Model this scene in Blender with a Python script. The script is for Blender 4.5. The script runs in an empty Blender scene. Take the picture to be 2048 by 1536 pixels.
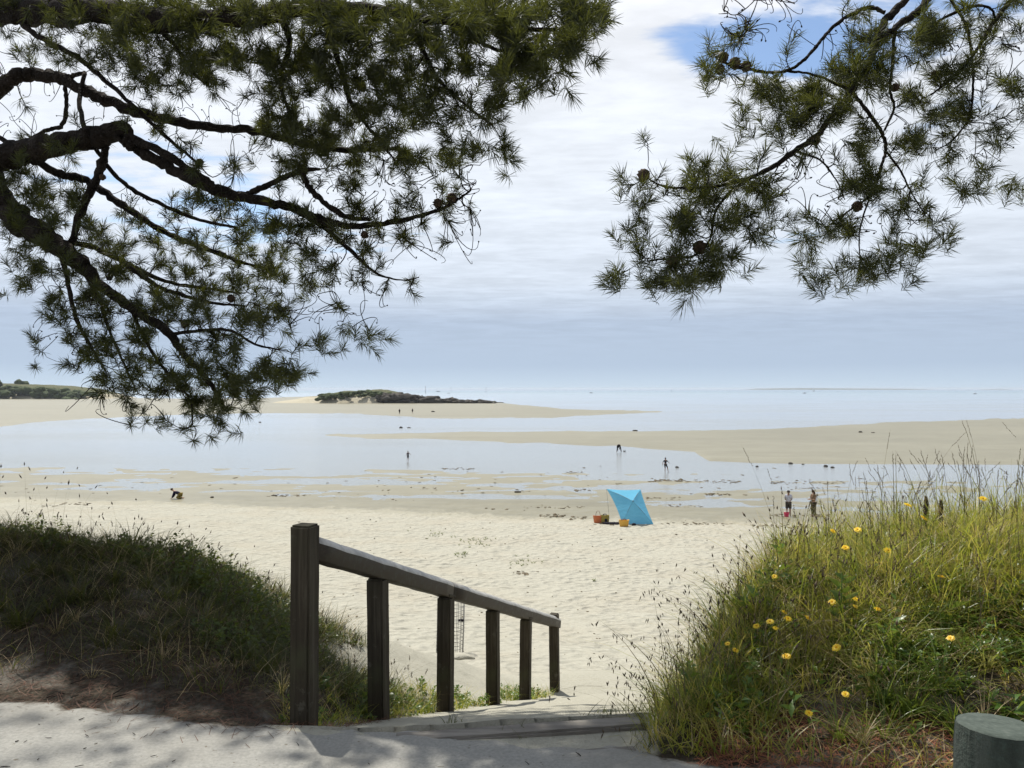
import bpy, bmesh, math, random
import numpy as np
from mathutils import Vector, Matrix
R = math.radians
random.seed(7); rng = np.random.default_rng(11)
sc = bpy.context.scene
COL = sc.collection

# ---------------------------------------------------------------- camera
F, CX, HOR, EYE = 1550.0, 1024.0, 778.0, 1.6      # focal length in px of a 2048 wide frame
cam_d = bpy.data.cameras.new('camera'); cam = bpy.data.objects.new('camera', cam_d); COL.objects.link(cam)
cam.location = (0, 0, EYE); cam.rotation_euler = (R(90), 0, 0)
cam_d.sensor_width = 36; cam_d.lens = 36 * F / 2048; cam_d.shift_y = (HOR - 768) / 2048
cam_d.clip_start = 0.05; cam_d.clip_end = 60000
sc.camera = cam

# ---------------------------------------------------------------- light
SUN_EL, SUN_AZ = R(61), R(-30)                     # azimuth from +Y, negative = left
S = Vector((math.sin(SUN_AZ) * math.cos(SUN_EL), math.cos(SUN_AZ) * math.cos(SUN_EL), math.sin(SUN_EL)))
sun_d = bpy.data.lights.new('sun', 'SUN'); sun_d.energy = 5.0; sun_d.angle = R(0.55); sun_d.color = (1, .955, .86)
sun = bpy.data.objects.new('sun', sun_d); COL.objects.link(sun)
sun.rotation_euler = S.to_track_quat('Z', 'Y').to_euler(); sun.location = (-6, 10, 25)

def P(px, py, d):
    return np.array(((px - CX) / F * d, d, EYE - (py - HOR) / F * d))
world = bpy.data.worlds.new('World'); sc.world = world; world.use_nodes = True
def build_world():
    nt = world.node_tree; N = nt.nodes; L = nt.links; N.clear()
    def nd(t, **k):
        n = N.new(t)
        for a, v in k.items(): setattr(n, a, v)
        return n
    def mth(op, a, b=None, c=None, clamp=False):
        n = nd('ShaderNodeMath', operation=op); n.use_clamp = clamp
        for i, v in enumerate((a, b, c)):
            if v is None: continue
            if isinstance(v, (int, float)): n.inputs[i].default_value = v
            else: L.new(v, n.inputs[i])
        return n.outputs[0]
    out = nd('ShaderNodeOutputWorld'); bg = nd('ShaderNodeBackground'); bg.inputs[1].default_value = 0.1
    sky = nd('ShaderNodeTexSky', sky_type='NISHITA'); sky.sun_disc = False
    sky.sun_elevation = SUN_EL; sky.sun_rotation = SUN_AZ
    sky.air_density = 1.0; sky.dust_density = 0.6; sky.ozone_density = 2.0
    tc = nd('ShaderNodeTexCoord'); sep = nd('ShaderNodeSeparateXYZ'); L.new(tc.outputs['Generated'], sep.inputs[0])
    x, y, z = sep.outputs
    zc = mth('ADD', mth('MAXIMUM', z, 0.0), 0.055)
    u = mth('DIVIDE', x, zc); v = mth('DIVIDE', y, zc)
    cmb = nd('ShaderNodeCombineXYZ'); L.new(u, cmb.inputs[0]); L.new(v, cmb.inputs[1])
    def noise(scale, detail, rough, off=(0, 0, 0), st=(1, 1, 1), dist=0.0):
        mp = nd('ShaderNodeMapping'); mp.inputs['Location'].default_value = off; mp.inputs['Scale'].default_value = st
        L.new(cmb.outputs[0], mp.inputs[0])
        n = nd('ShaderNodeTexNoise'); n.inputs['Scale'].default_value = scale; n.inputs['Detail'].default_value = detail
        n.inputs['Roughness'].default_value = rough; n.inputs['Distortion'].default_value = dist
        L.new(mp.outputs[0], n.inputs['Vector']); return n.outputs['Fac']
    n_big = noise(0.62, 3, .5, CLOUD_OFF); n_mid = noise(2.6, 6, .58, (4.1, 2.2, 0), (.75, 1.25, 1), .25); n_fine = noise(8.5, 4, .6, (1, 7, 0), (.7, 1.3, 1))
    def mrange(val, a, b, c=0.0, d=1.0):
        n = nd('ShaderNodeMapRange'); n.interpolation_type = 'SMOOTHSTEP'
        L.new(val, n.inputs[0])
        for i, q in enumerate((a, b, c, d)): n.inputs[i + 1].default_value = q
        return n.outputs[0]
    dens = mth('ADD', mth('MULTIPLY', n_big, .75), mth('ADD', mth('MULTIPLY', n_mid, .42), mth('MULTIPLY', n_fine, .10)))
    hv = P(1545, 75, 1.0) - np.array((0, 0, EYE)); hv = hv / np.linalg.norm(hv); hu, hw_ = hv[0] / (hv[2] + .055), hv[1] / (hv[2] + .055)
    gap = mth('EXPONENT', mth('MULTIPLY', mth('ADD', mth('POWER', mth('MULTIPLY', mth('ABSOLUTE', mth('SUBTRACT', u, hu)), 3.2), 2.0), mth('POWER', mth('MULTIPLY', mth('ABSOLUTE', mth('SUBTRACT', v, hw_)), 5.5), 2.0)), -1.0))
    dens = mth('SUBTRACT', dens, mth('MULTIPLY', gap, .145))
    cover = mrange(dens, .44, .545)                # holes where the layer is thin
    lift = mrange(z, .02, .13)
    # brightness pattern of the layer
    pat = mrange(mth('ADD', mth('MULTIPLY', n_mid, .7), mth('MULTIPLY', n_fine, .3)), .33, .68)
    ramp = nd('ShaderNodeValToRGB'); cr = ramp.color_ramp
    stops = [(0.0, (.52, .63, .74)), (.03, (.425, .52, .65)), (.085, (.43, .515, .645)), (.135, (.63, .695, .79)),
             (.24, (.735, .785, .855)), (.44, (.80, .82, .86)), (.62, (.52, .56, .63)), (1.0, (.34, .39, .49))]
    while len(cr.elements) < len(stops): cr.elements.new(.5)
    for e, (p, c) in zip(cr.elements, stops): e.position = p; e.color = (*c, 1)
    L.new(mth('MAXIMUM', z, 0.0), ramp.inputs[0])
    def vmul(col, s):
        n = nd('ShaderNodeVectorMath', operation='SCALE'); L.new(col, n.inputs[0])
        if isinstance(s, (int, float)): n.inputs['Scale'].default_value = s
        else: L.new(s, n.inputs['Scale'])
        return n.outputs[0]
    amp = mth('MULTIPLY', lift, .20)
    sd = nd('ShaderNodeVectorMath', operation='DOT_PRODUCT'); L.new(tc.outputs['Generated'], sd.inputs[0]); sd.inputs[1].default_value = S
    glow = mth('POWER', mth('MAXIMUM', sd.outputs['Value'], 0.0), 2.2)
    bright = mth('ADD', mth('ADD', mth('SUBTRACT', .97, mth('MULTIPLY', amp, .62)), mth('MULTIPLY', amp, pat)), mth('MULTIPLY', glow, .14))
    cloud = vmul(vmul(ramp.outputs[0], bright), CLOUD_GAIN)
    skyc = vmul(sky.outputs[0], 1.35)
    # thin low haze is always there, holes only open higher up
    low = mrange(z, .10, .22)
    fac = mth('MAXIMUM', mth('MULTIPLY', cover, .97), mth('SUBTRACT', 1.0, low))
    mix = nd('ShaderNodeMix', data_type='RGBA'); L.new(fac, mix.inputs[0]); L.new(skyc, mix.inputs[6]); L.new(cloud, mix.inputs[7])
    L.new(mix.outputs[2], bg.inputs[0]); L.new(bg.outputs[0], out.inputs[0])
CLOUD_OFF = (5.3, 2.1, 0); CLOUD_GAIN = 10.2
build_world()
vs = sc.view_settings; vs.view_transform = 'Standard'; vs.look = 'None'; vs.gamma = 1; vs.exposure = 0.2; vs.use_curve_mapping = False
cy = sc.cycles; cy.use_denoising = True; cy.max_bounces = 8; cy.transparent_max_bounces = 12; cy.caustics_reflective = False; cy.caustics_refractive = False
cy.sample_clamp_indirect = 6; cy.diffuse_bounces = 3

# ---------------------------------------------------------------- helpers
def hash2(ix, iy, seed):
    n = (ix.astype(np.int64) * 374761393 + iy.astype(np.int64) * 668265263 + seed * 1442695041) & 0x7fffffff
    n = ((n ^ (n >> 13)) * 1274126177) & 0x7fffffff
    return ((n ^ (n >> 16)) & 0xffff) / 65535.0
def vn(x, y, seed=0):
    x = np.asarray(x, float); y = np.asarray(y, float)
    ix, iy = np.floor(x), np.floor(y); fx, fy = x - ix, y - iy
    fx = fx * fx * (3 - 2 * fx); fy = fy * fy * (3 - 2 * fy)
    a = hash2(ix, iy, seed); b = hash2(ix + 1, iy, seed); c = hash2(ix, iy + 1, seed); d = hash2(ix + 1, iy + 1, seed)
    return (a + (b - a) * fx) + ((c + (d - c) * fx) - (a + (b - a) * fx)) * fy
def fbm(x, y, oct=4, seed=0):
    s = 0; a = .5; t = 0
    for o in range(oct):
        s = s + a * vn(np.asarray(x) * 2 ** o + 17.3 * o, np.asarray(y) * 2 ** o - 9.1 * o, seed + o); t += a; a *= .5
    return s / t - .5
def sstep(a, b, x):
    t = np.clip((x - a) / (b - a), 0, 1); return t * t * (3 - 2 * t)
def smax(a, b, k): return np.log(np.exp(np.clip(a / k, -60, 60)) + np.exp(np.clip(b / k, -60, 60))) * k
def smin(a, b, k): return -smax(-a, -b, k)

def mesh_np(name, V, faces):
    """faces: list of int arrays (n,3) / (n,4)"""
    me = bpy.data.meshes.new(name)
    V = np.asarray(V, np.float32)
    faces = [np.asarray(f, np.int32) for f in faces if len(f)]
    me.vertices.add(len(V)); me.vertices.foreach_set('co', V.ravel())
    tot = np.concatenate([np.full(len(f), f.shape[1], np.int32) for f in faces])
    idx = np.concatenate([f.ravel() for f in faces])
    start = np.concatenate([[0], np.cumsum(tot)[:-1]]).astype(np.int32)
    me.loops.add(len(idx)); me.loops.foreach_set('vertex_index', idx)
    me.polygons.add(len(tot)); me.polygons.foreach_set('loop_start', start); me.polygons.foreach_set('loop_total', tot)
    me.update(calc_edges=True); me.validate()
    return me
def add_obj(name, me, material=None, parent=None, loc=(0, 0, 0), smooth=False):
    o = bpy.data.objects.new(name, me); COL.objects.link(o)
    if material is not None and me is not None and not me.materials: me.materials.append(material)
    if smooth: me.polygons.foreach_set('use_smooth', np.ones(len(me.polygons), bool))
    o.location = loc
    if parent is not None: o.parent = parent
    return o
def mk(name, V, faces, material, parent=None, smooth=False, origin=None):
    """V in world coordinates; becomes local to the parent, or to its own base point"""
    V = np.asarray(V, float)
    if parent is not None: org = np.array(parent['_o'])
    elif origin is not None: org = np.asarray(origin, float)
    else: org = np.array(((V[:, 0].min() + V[:, 0].max()) / 2, (V[:, 1].min() + V[:, 1].max()) / 2, V[:, 2].min()))
    o = add_obj(name, mesh_np(name, V - org, faces), material, parent, (0, 0, 0) if parent is not None else org, smooth)
    o['_o'] = [float(q) for q in org]
    return o
def tag(o, label=None, cat=None, group=None, kind=None):
    if label: o['label'] = label
    if cat: o['category'] = cat
    if group: o['group'] = group
    if kind: o['kind'] = kind
    return o
def root(name, loc, label, cat, group=None):
    o = bpy.data.objects.new(name, None); COL.objects.link(o); o.location = loc; o.empty_display_size = .1
    o['_o'] = [float(q) for q in loc]
    return tag(o, label, cat, group)

class Geo:
    def __init__(s): s.V = []; s.T = []; s.Q = []; s.n = 0
    def add(s, V, T=None, Q=None):
        V = np.asarray(V, float).reshape(-1, 3); s.V.append(V)
        if T is not None and len(T): s.T.append(np.asarray(T, int) + s.n)
        if Q is not None and len(Q): s.Q.append(np.asarray(Q, int) + s.n)
        s.n += len(V)
    def tube(s, pts, rad, sides=6, cap=True):
        pts = np.asarray(pts, float); n = len(pts); rad = np.broadcast_to(rad, (n,))
        tan = np.gradient(pts, axis=0); tan /= np.linalg.norm(tan, axis=1)[:, None] + 1e-9
        ref = np.array((.31, .22, .93)) if abs(tan[0] @ np.array((.31, .22, .93))) < .9 else np.array((1., 0, 0))
        a = np.cross(tan, ref); a /= np.linalg.norm(a, axis=1)[:, None] + 1e-9
        b = np.cross(tan, a)
        th = np.arange(sides) * 2 * np.pi / sides
        ring = pts[:, None] + rad[:, None, None] * (np.cos(th)[None, :, None] * a[:, None] + np.sin(th)[None, :, None] * b[:, None])
        i = np.arange(n - 1)[:, None] * sides; j = np.arange(sides)[None]; k = (j + 1) % sides
        Q = np.stack([i + j, i + k, i + sides + k, i + sides + j], -1).reshape(-1, 4)
        V = ring.reshape(-1, 3); T = None
        if cap:
            V = np.vstack([V, pts[:1], pts[-1:]]); c0, c1 = n * sides, n * sides + 1; e = (n - 1) * sides
            T = [(c0, (q + 1) % sides, q) for q in range(sides)] + [(c1, e + q, e + (q + 1) % sides) for q in range(sides)]
        s.add(V, T, Q)
    def box(s, c, ax, ay, az, hx, hy, hz):
        c = np.asarray(c, float); ax, ay, az = (np.asarray(q, float) for q in (ax, ay, az))
        V = [c + sx * hx * ax + sy * hy * ay + sz * hz * az for sz in (-1, 1) for sy in (-1, 1) for sx in (-1, 1)]
        s.add(V, None, [(0, 2, 3, 1), (4, 5, 7, 6), (0, 1, 5, 4), (2, 6, 7, 3), (0, 4, 6, 2), (1, 3, 7, 5)])
    def faces(s):
        return [np.concatenate(q) for q in (s.T, s.Q) if q]
    def build(s, name, material, parent=None, smooth=False, origin=None):
        return mk(name, np.concatenate(s.V), s.faces(), material, parent, smooth, origin)
def grid_faces(nr, nc):
    i = np.arange(nr - 1)[:, None] * nc; j = np.arange(nc - 1)[None]
    return np.stack([i + j, i + j + 1, i + nc + j + 1, i + nc + j], -1).reshape(-1, 4)
def catmull(pts, n):
    pts = np.asarray(pts, float); q = np.vstack([2 * pts[0] - pts[1], pts, 2 * pts[-1] - pts[-2]])
    out = []
    for i in range(1, len(q) - 2):
        for t in np.linspace(0, 1, n, endpoint=False):
            p0, p1, p2, p3 = q[i - 1:i + 3]
            out.append(.5 * (2 * p1 + (p2 - p0) * t + (2 * p0 - 5 * p1 + 4 * p2 - p3) * t * t + (3 * p1 - p0 - 3 * p2 + p3) * t ** 3))
    out.append(q[-2]); return np.array(out)

# ---------------------------------------------------------------- materials
class M:
    """tiny node-graph helper"""
    def __init__(s, name):
        s.m = bpy.data.materials.new(name); s.m.use_nodes = True; s.nt = s.m.node_tree; s.nt.nodes.clear()
        s.out = s.nt.nodes.new('ShaderNodeOutputMaterial')
    def n(s, t, ins=None, **k):
        q = s.nt.nodes.new(t)
        for a, v in k.items(): setattr(q, a, v)
        for a, v in (ins or {}).items(): s.put(q.inputs[a], v)
        return q
    def put(s, sock, v):
        if hasattr(v, 'links') or isinstance(v, bpy.types.NodeSocket): s.nt.links.new(v, sock)
        elif isinstance(v, tuple) and len(v) == 3 and sock.type == 'RGBA': sock.default_value = (*v, 1)
        else: sock.default_value = v
    def pos(s): return s.n('ShaderNodeNewGeometry').outputs['Position']
    def objc(s): return s.n('ShaderNodeTexCoord').outputs['Object']
    def noise(s, vec, scale, detail=4, rough=.55, st=None, dist=0.):
        if st is not None:
            mp = s.n('ShaderNodeMapping', {'Vector': vec}); mp.inputs['Scale'].default_value = st; vec = mp.outputs[0]
        return s.n('ShaderNodeTexNoise', {'Vector': vec, 'Scale': scale, 'Detail': detail, 'Roughness': rough, 'Distortion': dist}).outputs['Fac']
    def ramp(s, fac, stops):
        q = s.n('ShaderNodeValToRGB', {'Fac': fac}); cr = q.color_ramp
        while len(cr.elements) < len(stops): cr.elements.new(.5)
        for e, (p, c) in zip(cr.elements, stops): e.position = p; e.color = (*c, 1)
        return q.outputs[0]
    def mr(s, v, a, b, c=0., d=1.):
        q = s.n('ShaderNodeMapRange', {0: v}); q.interpolation_type = 'SMOOTHSTEP'
        for i, w in enumerate((a, b, c, d)): q.inputs[i + 1].default_value = w
        return q.outputs[0]
    def mix(s, f, a, b, mode='MIX'):
        q = s.n('ShaderNodeMix', data_type='RGBA', blend_type=mode); s.put(q.inputs[0], f); s.put(q.inputs[6], a); s.put(q.inputs[7], b); return q.outputs[2]
    def math(s, op, a, b=0.):
        q = s.n('ShaderNodeMath', operation=op); s.put(q.inputs[0], a); s.put(q.inputs[1], b); return q.outputs[0]
    def bump(s, h, strength=.5, dist=.02, normal=None):
        q = s.n('ShaderNodeBump', {'Height': h, 'Strength': strength, 'Distance': dist})
        if normal is not None: s.put(q.inputs['Normal'], normal)
        return q.outputs[0]
    def princ(s, col, rough=.8, normal=None, spec=.3, **k):
        q = s.n('ShaderNodeBsdfPrincipled', {'Base Color': col, 'Roughness': rough, 'Specular IOR Level': spec})
        if normal is not None: s.put(q.inputs['Normal'], normal)
        for a, v in k.items(): s.put(q.inputs[a], v)
        return q.outputs[0]
    def done(s, shader, double=False):
        s.nt.links.new(shader, s.out.inputs[0]); return s.m

def simple(name, col, rough=.7, spec=.3, var=.25, scale=6., bump=0.):
    m = M(name); v = m.objc(); n = m.noise(v, scale, 4)
    c = m.mix(m.mr(n, .3, .7), tuple(q * (1 - var) for q in col), tuple(min(1, q * (1 + var)) for q in col))
    nm = m.bump(n, bump, .01) if bump else None
    return m.done(m.princ(c, rough, nm, spec))
def leafy(name, c1, c2, scale=3., trans=.45, rough=.5, c3=None):
    """thin leaf: diffuse + translucent + a little sheen; colour varies over world space"""
    m = M(name); p = m.pos(); n = m.noise(p, scale, 4, .6); n2 = m.noise(p, scale * 7, 2, .5)
    f = m.mr(m.math('ADD', m.math('MULTIPLY', n, .65), m.math('MULTIPLY', n2, .35)), .36, .64)
    c = m.mix(f, c1, c2)
    if c3 is not None: c = m.mix(m.mr(m.noise(p, scale * 2.3, 3, .6), .50, .62), c, c3)
    d = m.n('ShaderNodeBsdfDiffuse', {'Color': c}).outputs[0]
    t = m.n('ShaderNodeBsdfTranslucent', {'Color': m.mix(.35, c, (.42, .45, .06), 'MIX')}).outputs[0]
    g = m.n('ShaderNodeBsdfGlossy', {'Color': (.8, .8, .8), 'Roughness': rough}).outputs[0]
    a = m.n('ShaderNodeMixShader', {0: trans, 1: d, 2: t}).outputs[0]
    b = m.n('ShaderNodeMixShader', {0: .04, 1: a, 2: g}).outputs[0]
    return m.done(b)
MAT = {}
def mats():
    W = WATER_Z
    # beach sand: dry above, wet and darker near the water level, ripples and foot marks as relief
    m = M('beach_sand'); p = m.pos(); sx = m.n('ShaderNodeSeparateXYZ', {0: p}); z = sx.outputs[2]
    n1 = m.noise(p, .35, 5, .6); n2 = m.noise(p, 9, 5, .65); n3 = m.noise(p, 2.3, 4, .6)
    dry = m.ramp(n2, [(.25, (.30, .287, .236)), (.5, (.362, .347, .288)), (.75, (.40, .385, .322))])
    dry = m.mix(m.math('MULTIPLY', m.mr(n1, .42, .68), .55), dry, (.345, .315, .25))
    zz = m.math('ADD', z, m.math('MULTIPLY', m.math('SUBTRACT', n3, .5), .07))
    wet = m.mr(zz, W + .17, W + .34, 1., 0.)
    wetc = m.ramp(m.math('ADD', m.math('MULTIPLY', m.noise(p, .8, 5, .6, (.4, 1, 1)), .5), m.math('MULTIPLY', m.noise(p, .07, 5, .6, (.35, 1.4, 1)), .5)), [(.3, (.138, .122, .068)), (.5, (.182, .163, .098)), (.7, (.232, .212, .138))])
    col = m.mix(wet, dry, wetc)
    foot = m.n('ShaderNodeTexVoronoi', {'Vector': p, 'Scale': 3.1, 'Randomness': 1.}, feature='SMOOTH_F1')
    foot.inputs['Smoothness'].default_value = .6
    fh = m.math('MULTIPLY', foot.outputs['Distance'], m.mr(m.noise(p, .5, 3), .35, .55, .35, 1.))
    h = m.math('ADD', m.math('MULTIPLY', fh, 1.0), m.math('ADD', m.math('MULTIPLY', n3, .55), m.math('MULTIPLY', n2, .25)))
    st = m.mr(zz, W + .12, W + .4, .05, 1.)
    b = m.n('ShaderNodeBump', {'Height': h, 'Strength': st, 'Distance': .2}).outputs[0]
    rip = m.noise(p, 3.0, 3, .5, (.35, 1.6, 1))
    b2 = m.bump(rip, .5, .06, b)
    MAT['sand'] = m.done(m.princ(col, m.mr(wet, 0, 1, .95, .42), b2, m.mr(wet, 0, 1, .2, .5)))
    # water: a clear film over the sand, Fresnel mirror of the sky
    m = M('sea_water'); p = m.pos(); geo = m.n('ShaderNodeNewGeometry')
    w1 = m.noise(p, 1.6, 3, .55, (.55, 1.2, 1), .3); w2 = m.noise(p, 9.0, 2, .6, (.7, 1.2, 1)); w3 = m.noise(p, .05, 4, .55, (.5, 1.6, 1))
    h = m.math('ADD', m.math('MULTIPLY', w1, .55), m.math('MULTIPLY', w2, .45))
    calm = m.mr(m.noise(p, .022, 3, .5, (.45, 1.3, 1)), .38, .62, .35, 1.)
    nb = m.n('ShaderNodeBump', {'Height': h, 'Strength': m.math('MULTIPLY', calm, .9), 'Distance': .08}).outputs[0]
    fr = m.n('ShaderNodeFresnel', {'IOR': 1.33, 'Normal': nb}).outputs[0]
    gl = m.n('ShaderNodeBsdfGlossy', {'Color': (.96, .98, 1), 'Roughness': .17, 'Normal': nb}).outputs[0]
    yy = m.n('ShaderNodeSeparateXYZ', {0: p}).outputs[1]
    deep = m.mr(yy, 150., 900., .0, 1.)
    tr = m.n('ShaderNodeBsdfTransparent', {'Color': (.86, .93, .94)}).outputs[0]
    df = m.n('ShaderNodeBsdfDiffuse', {'Color': m.mix(m.mr(yy, 700., 4000.), (.20, .28, .31), (.15, .225, .30))}).outputs[0]
    silt = m.n('ShaderNodeBsdfDiffuse', {'Color': (.38, .39, .38)}).outputs[0]; sh = m.n('ShaderNodeMixShader', {0: .5, 1: tr, 2: silt}).outputs[0]
    body = m.n('ShaderNodeMixShader', {0: deep, 1: sh, 2: df}).outputs[0]
    MAT['water'] = m.done(m.n('ShaderNodeMixShader', {0: m.math('MULTIPLY', fr, m.mr(yy, 250., 2500., 1., .55)), 1: body, 2: gl}).outputs[0])
    # footpath: packed pale grit
    m = M('packed_grit'); p = m.pos(); n1 = m.noise(p, 1.7, 5, .6); n2 = m.noise(p, 60, 4, .7); n3 = m.noise(p, 240, 2, .6)
    c = m.ramp(n2, [(.2, (.205, .203, .19)), (.5, (.29, .285, .264)), (.8, (.365, .358, .33))])
    c = m.mix(m.math('MULTIPLY', m.mr(n1, .45, .68), .4), c, (.23, .218, .19))
    speck = m.mr(m.noise(p, 34, 2, .4), .70, .74)
    c = m.mix(m.math('MULTIPLY', speck, .7), c, (.13, .11, .08))
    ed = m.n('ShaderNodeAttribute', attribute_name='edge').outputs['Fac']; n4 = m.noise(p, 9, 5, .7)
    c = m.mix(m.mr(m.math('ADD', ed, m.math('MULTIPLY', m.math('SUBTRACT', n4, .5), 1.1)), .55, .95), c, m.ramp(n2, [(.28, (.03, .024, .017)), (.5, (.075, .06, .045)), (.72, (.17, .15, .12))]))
    b = m.bump(m.math('ADD', m.math('MULTIPLY', n2, .8), m.math('MULTIPLY', n3, .4)), .55, .006)
    MAT['path'] = m.done(m.princ(c, .95, b, .1))
    # dune soil: sandy humus with needle litter
    m = M('dune_soil'); p = m.pos(); n1 = m.noise(p, 2.2, 5, .6); n2 = m.noise(p, 30, 5, .7, (1, 1, 1)); n3 = m.noise(p, 90, 3, .6, (1, .35, 1))
    c = m.ramp(n2, [(.28, (.035, .028, .020)), (.5, (.08, .066, .048)), (.72, (.165, .145, .11))])
    c = m.mix(m.mr(n1, .50, .66), c, m.ramp(n2, [(.3, (.22, .20, .165)), (.7, (.41, .375, .31))]))
    c = m.mix(m.math('MULTIPLY', m.mr(n3, .5, .66), .25), c, (.13, .065, .04))
    MAT['soil'] = m.done(m.princ(c, .95, m.bump(m.math('ADD', n2, n3), .9, .02), .1))
    # weathered timber
    m = M('weathered_timber'); o = m.objc(); g = m.noise(o, 26, 6, .7, (1, 1, .05), .6); n1 = m.noise(o, 3.5, 4, .6); n2 = m.noise(m.pos(), 14, 4, .65)
    c = m.ramp(g, [(.25, (.017, .014, .009)), (.5, (.043, .035, .024)), (.75, (.085, .073, .054))])
    c = m.mix(m.math('MULTIPLY', m.mr(n1, .45, .7), .55), c, (.055, .060, .030))
    c = m.mix(m.math('MULTIPLY', m.mr(n2, .60, .72), .35), c, (.15, .14, .115))
    MAT['wood'] = m.done(m.princ(c, .85, m.bump(m.math('ADD', g, m.math('MULTIPLY', n2, .3)), .7, .006), .2))
    m = M('handrail_timber'); o = m.objc(); p = m.pos(); g = m.noise(o, 30, 6, .7, (1, .05, 1), .5); n2 = m.noise(p, 22, 5, .7)
    c = m.ramp(g, [(.25, (.016, .011, .007)), (.5, (.036, .026, .016)), (.75, (.062, .048, .031))])
    up = m.n('ShaderNodeSeparateXYZ', {0: m.n('ShaderNodeNewGeometry').outputs['Normal']}).outputs[2]
    c = m.mix(m.math('MULTIPLY', m.mr(n2, .5, .62), .7), c, (.045, .043, .028))
    MAT['rail'] = m.done(m.princ(c, m.mr(g, .2, .8, .5, .75), m.bump(m.math('ADD', g, m.math('MULTIPLY', n2, .5)), .4, .004), .3))
    MAT['rail_shine'] = simple('painted_shine_timber', (.36, .345, .32), .45, .5, .25, 14, .2)  # pale strip on the rail's upper edge: sky highlight painted in as colour
    m = M('grey_timber'); o = m.objc(); g = m.noise(o, 18, 6, .7, (1, 1, .06), .5); n2 = m.noise(m.pos(), 40, 4, .65)
    c = m.ramp(g, [(.25, (.018, .024, .02)), (.5, (.045, .057, .048)), (.75, (.09, .102, .088))])
    c = m.mix(m.math('MULTIPLY', m.mr(n2, .5, .7), .5), c, (.06, .088, .074))
    MAT['greywood'] = m.done(m.princ(c, .8, m.bump(m.math('ADD', g, n2), 1., .012), .25))
    m = M('driftwood_timber'); p = m.pos(); g = m.noise(p, 22, 6, .7, (.08, 1, 1), .4)
    c = m.ramp(g, [(.25, (.10, .09, .08)), (.5, (.19, .175, .155)), (.75, (.29, .27, .24))])
    MAT['step'] = m.done(m.princ(c, .85, m.bump(g, .6, .006), .2))
    # pine
    m = M('pine_bark'); p = m.pos(); n1 = m.noise(p, 9, 5, .65, (1, 1, .6), .4); n2 = m.noise(p, 45, 4, .65)
    vo = m.n('ShaderNodeTexVoronoi', {'Vector': p, 'Scale': 24.}, feature='DISTANCE_TO_EDGE').outputs['Distance']
    c = m.ramp(n1, [(.3, (.011, .009, .0075)), (.55, (.027, .021, .017)), (.75, (.052, .042, .035))])
    MAT['bark'] = m.done(m.princ(c, .92, m.bump(m.math('ADD', m.math('MULTIPLY', vo, 2.), n2), .9, .02), .15))
    MAT['twig'] = simple('twig_bark', (.024, .018, .015), .9, .15, .4, 8)
    MAT['needle'] = leafy('pine_needle', (.006, .011, .004), (.024, .033, .009), 2.4, .30, .45)
    MAT['cone'] = simple('pine_cone_scale', (.075, .05, .032), .8, .2, .5, 40, .6)
    # grasses
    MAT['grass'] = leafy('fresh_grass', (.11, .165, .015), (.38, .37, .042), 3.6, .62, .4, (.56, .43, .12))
    MAT['grass_l'] = leafy('shade_darkened_grass', (.012, .021, .004), (.034, .044, .010), 3.4, .42, .45, (.065, .05, .022))  # much darker copy of the grass, the bank's shade put into its colour
    MAT['straw'] = leafy('dry_stalk', (.30, .22, .11), (.56, .44, .25), 4., .35, .5)
    MAT['stalk'] = leafy('brown_stalk', (.055, .045, .018), (.12, .085, .04), 4., .3, .5)
    MAT['seed'] = leafy('seed_head', (.055, .034, .025), (.12, .08, .05), 9., .25, .6)
    MAT['leaf'] = leafy('broad_leaf', (.045, .105, .016), (.105, .19, .030), 4., .45, .35)
    MAT['leaf_l'] = leafy('ground_cover_leaf', (.026, .052, .008), (.075, .115, .019), 5., .45, .4)
    MAT['litter_r'] = leafy('sunlit_needle_litter', (.20, .065, .035), (.36, .14, .075), 6., .1, .6)  # brighter copy of the litter, sunlight put into its colour
    MAT['litter'] = leafy('needle_litter', (.055, .024, .015), (.125, .052, .03), 6., .1, .6)
WATER_Z = -6.80
mats()

# ---------------------------------------------------------------- terrain
W = WATER_Z
P1 = np.array((-1.03, 3.86)); TD = np.array((.280, .960)); ND = np.array((.960, -.280))   # foot of the first rail post, rail direction, its right
def path_edge(x): return 3.50 - .19 * x + .05 * fbm(np.asarray(x) * 1.3, np.asarray(x) * 0, 3, 5) * 2
STEP_RUN, STEP_RISE, STEP_N = .47, .178, 11
STEP_Y0 = 3.72
def step_index(x, y): return ((y - STEP_Y0) - .14 * (x - .15)) / STEP_RUN
BEACH_Y = [0, 4, 9.2, 12, 16, 22, 30, 38, 45, 51, 55, 58, 64, 78, 90, 130, 400, 3000]
BEACH_Z = [.0, -.9, -2.06, -2.78, -3.68, -4.65, -5.45, -5.98, -6.35, -6.60, -6.735, -6.785, -6.806, -6.822, -6.93, -7.05, -7.1, -7.4]
bars = [
  # (upper edge, lower edge) as seen along the flats
  ([(640, 870), (700, 868), (1000, 863), (1300, 862), (1550, 857), (1800, 844), (2048, 836), (2700, 820)],
   [(640, 870), (700, 875), (1000, 884), (1230, 893), (1390, 903), (1420, 926), (1650, 936), (1900, 946), (2048, 950), (2700, 975)]),
  ([(-900, 798), (500, 797), (640, 792), (985, 804), (1130, 818), (1330, 822.5), (1340, 823)],
   [(-900, 905), (0, 852), (150, 838), (330, 831), (500, 826), (680, 826.5), (800, 832), (850, 836), (1100, 835), (1200, 830), (1330, 824), (1340, 823)]),
]
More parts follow.
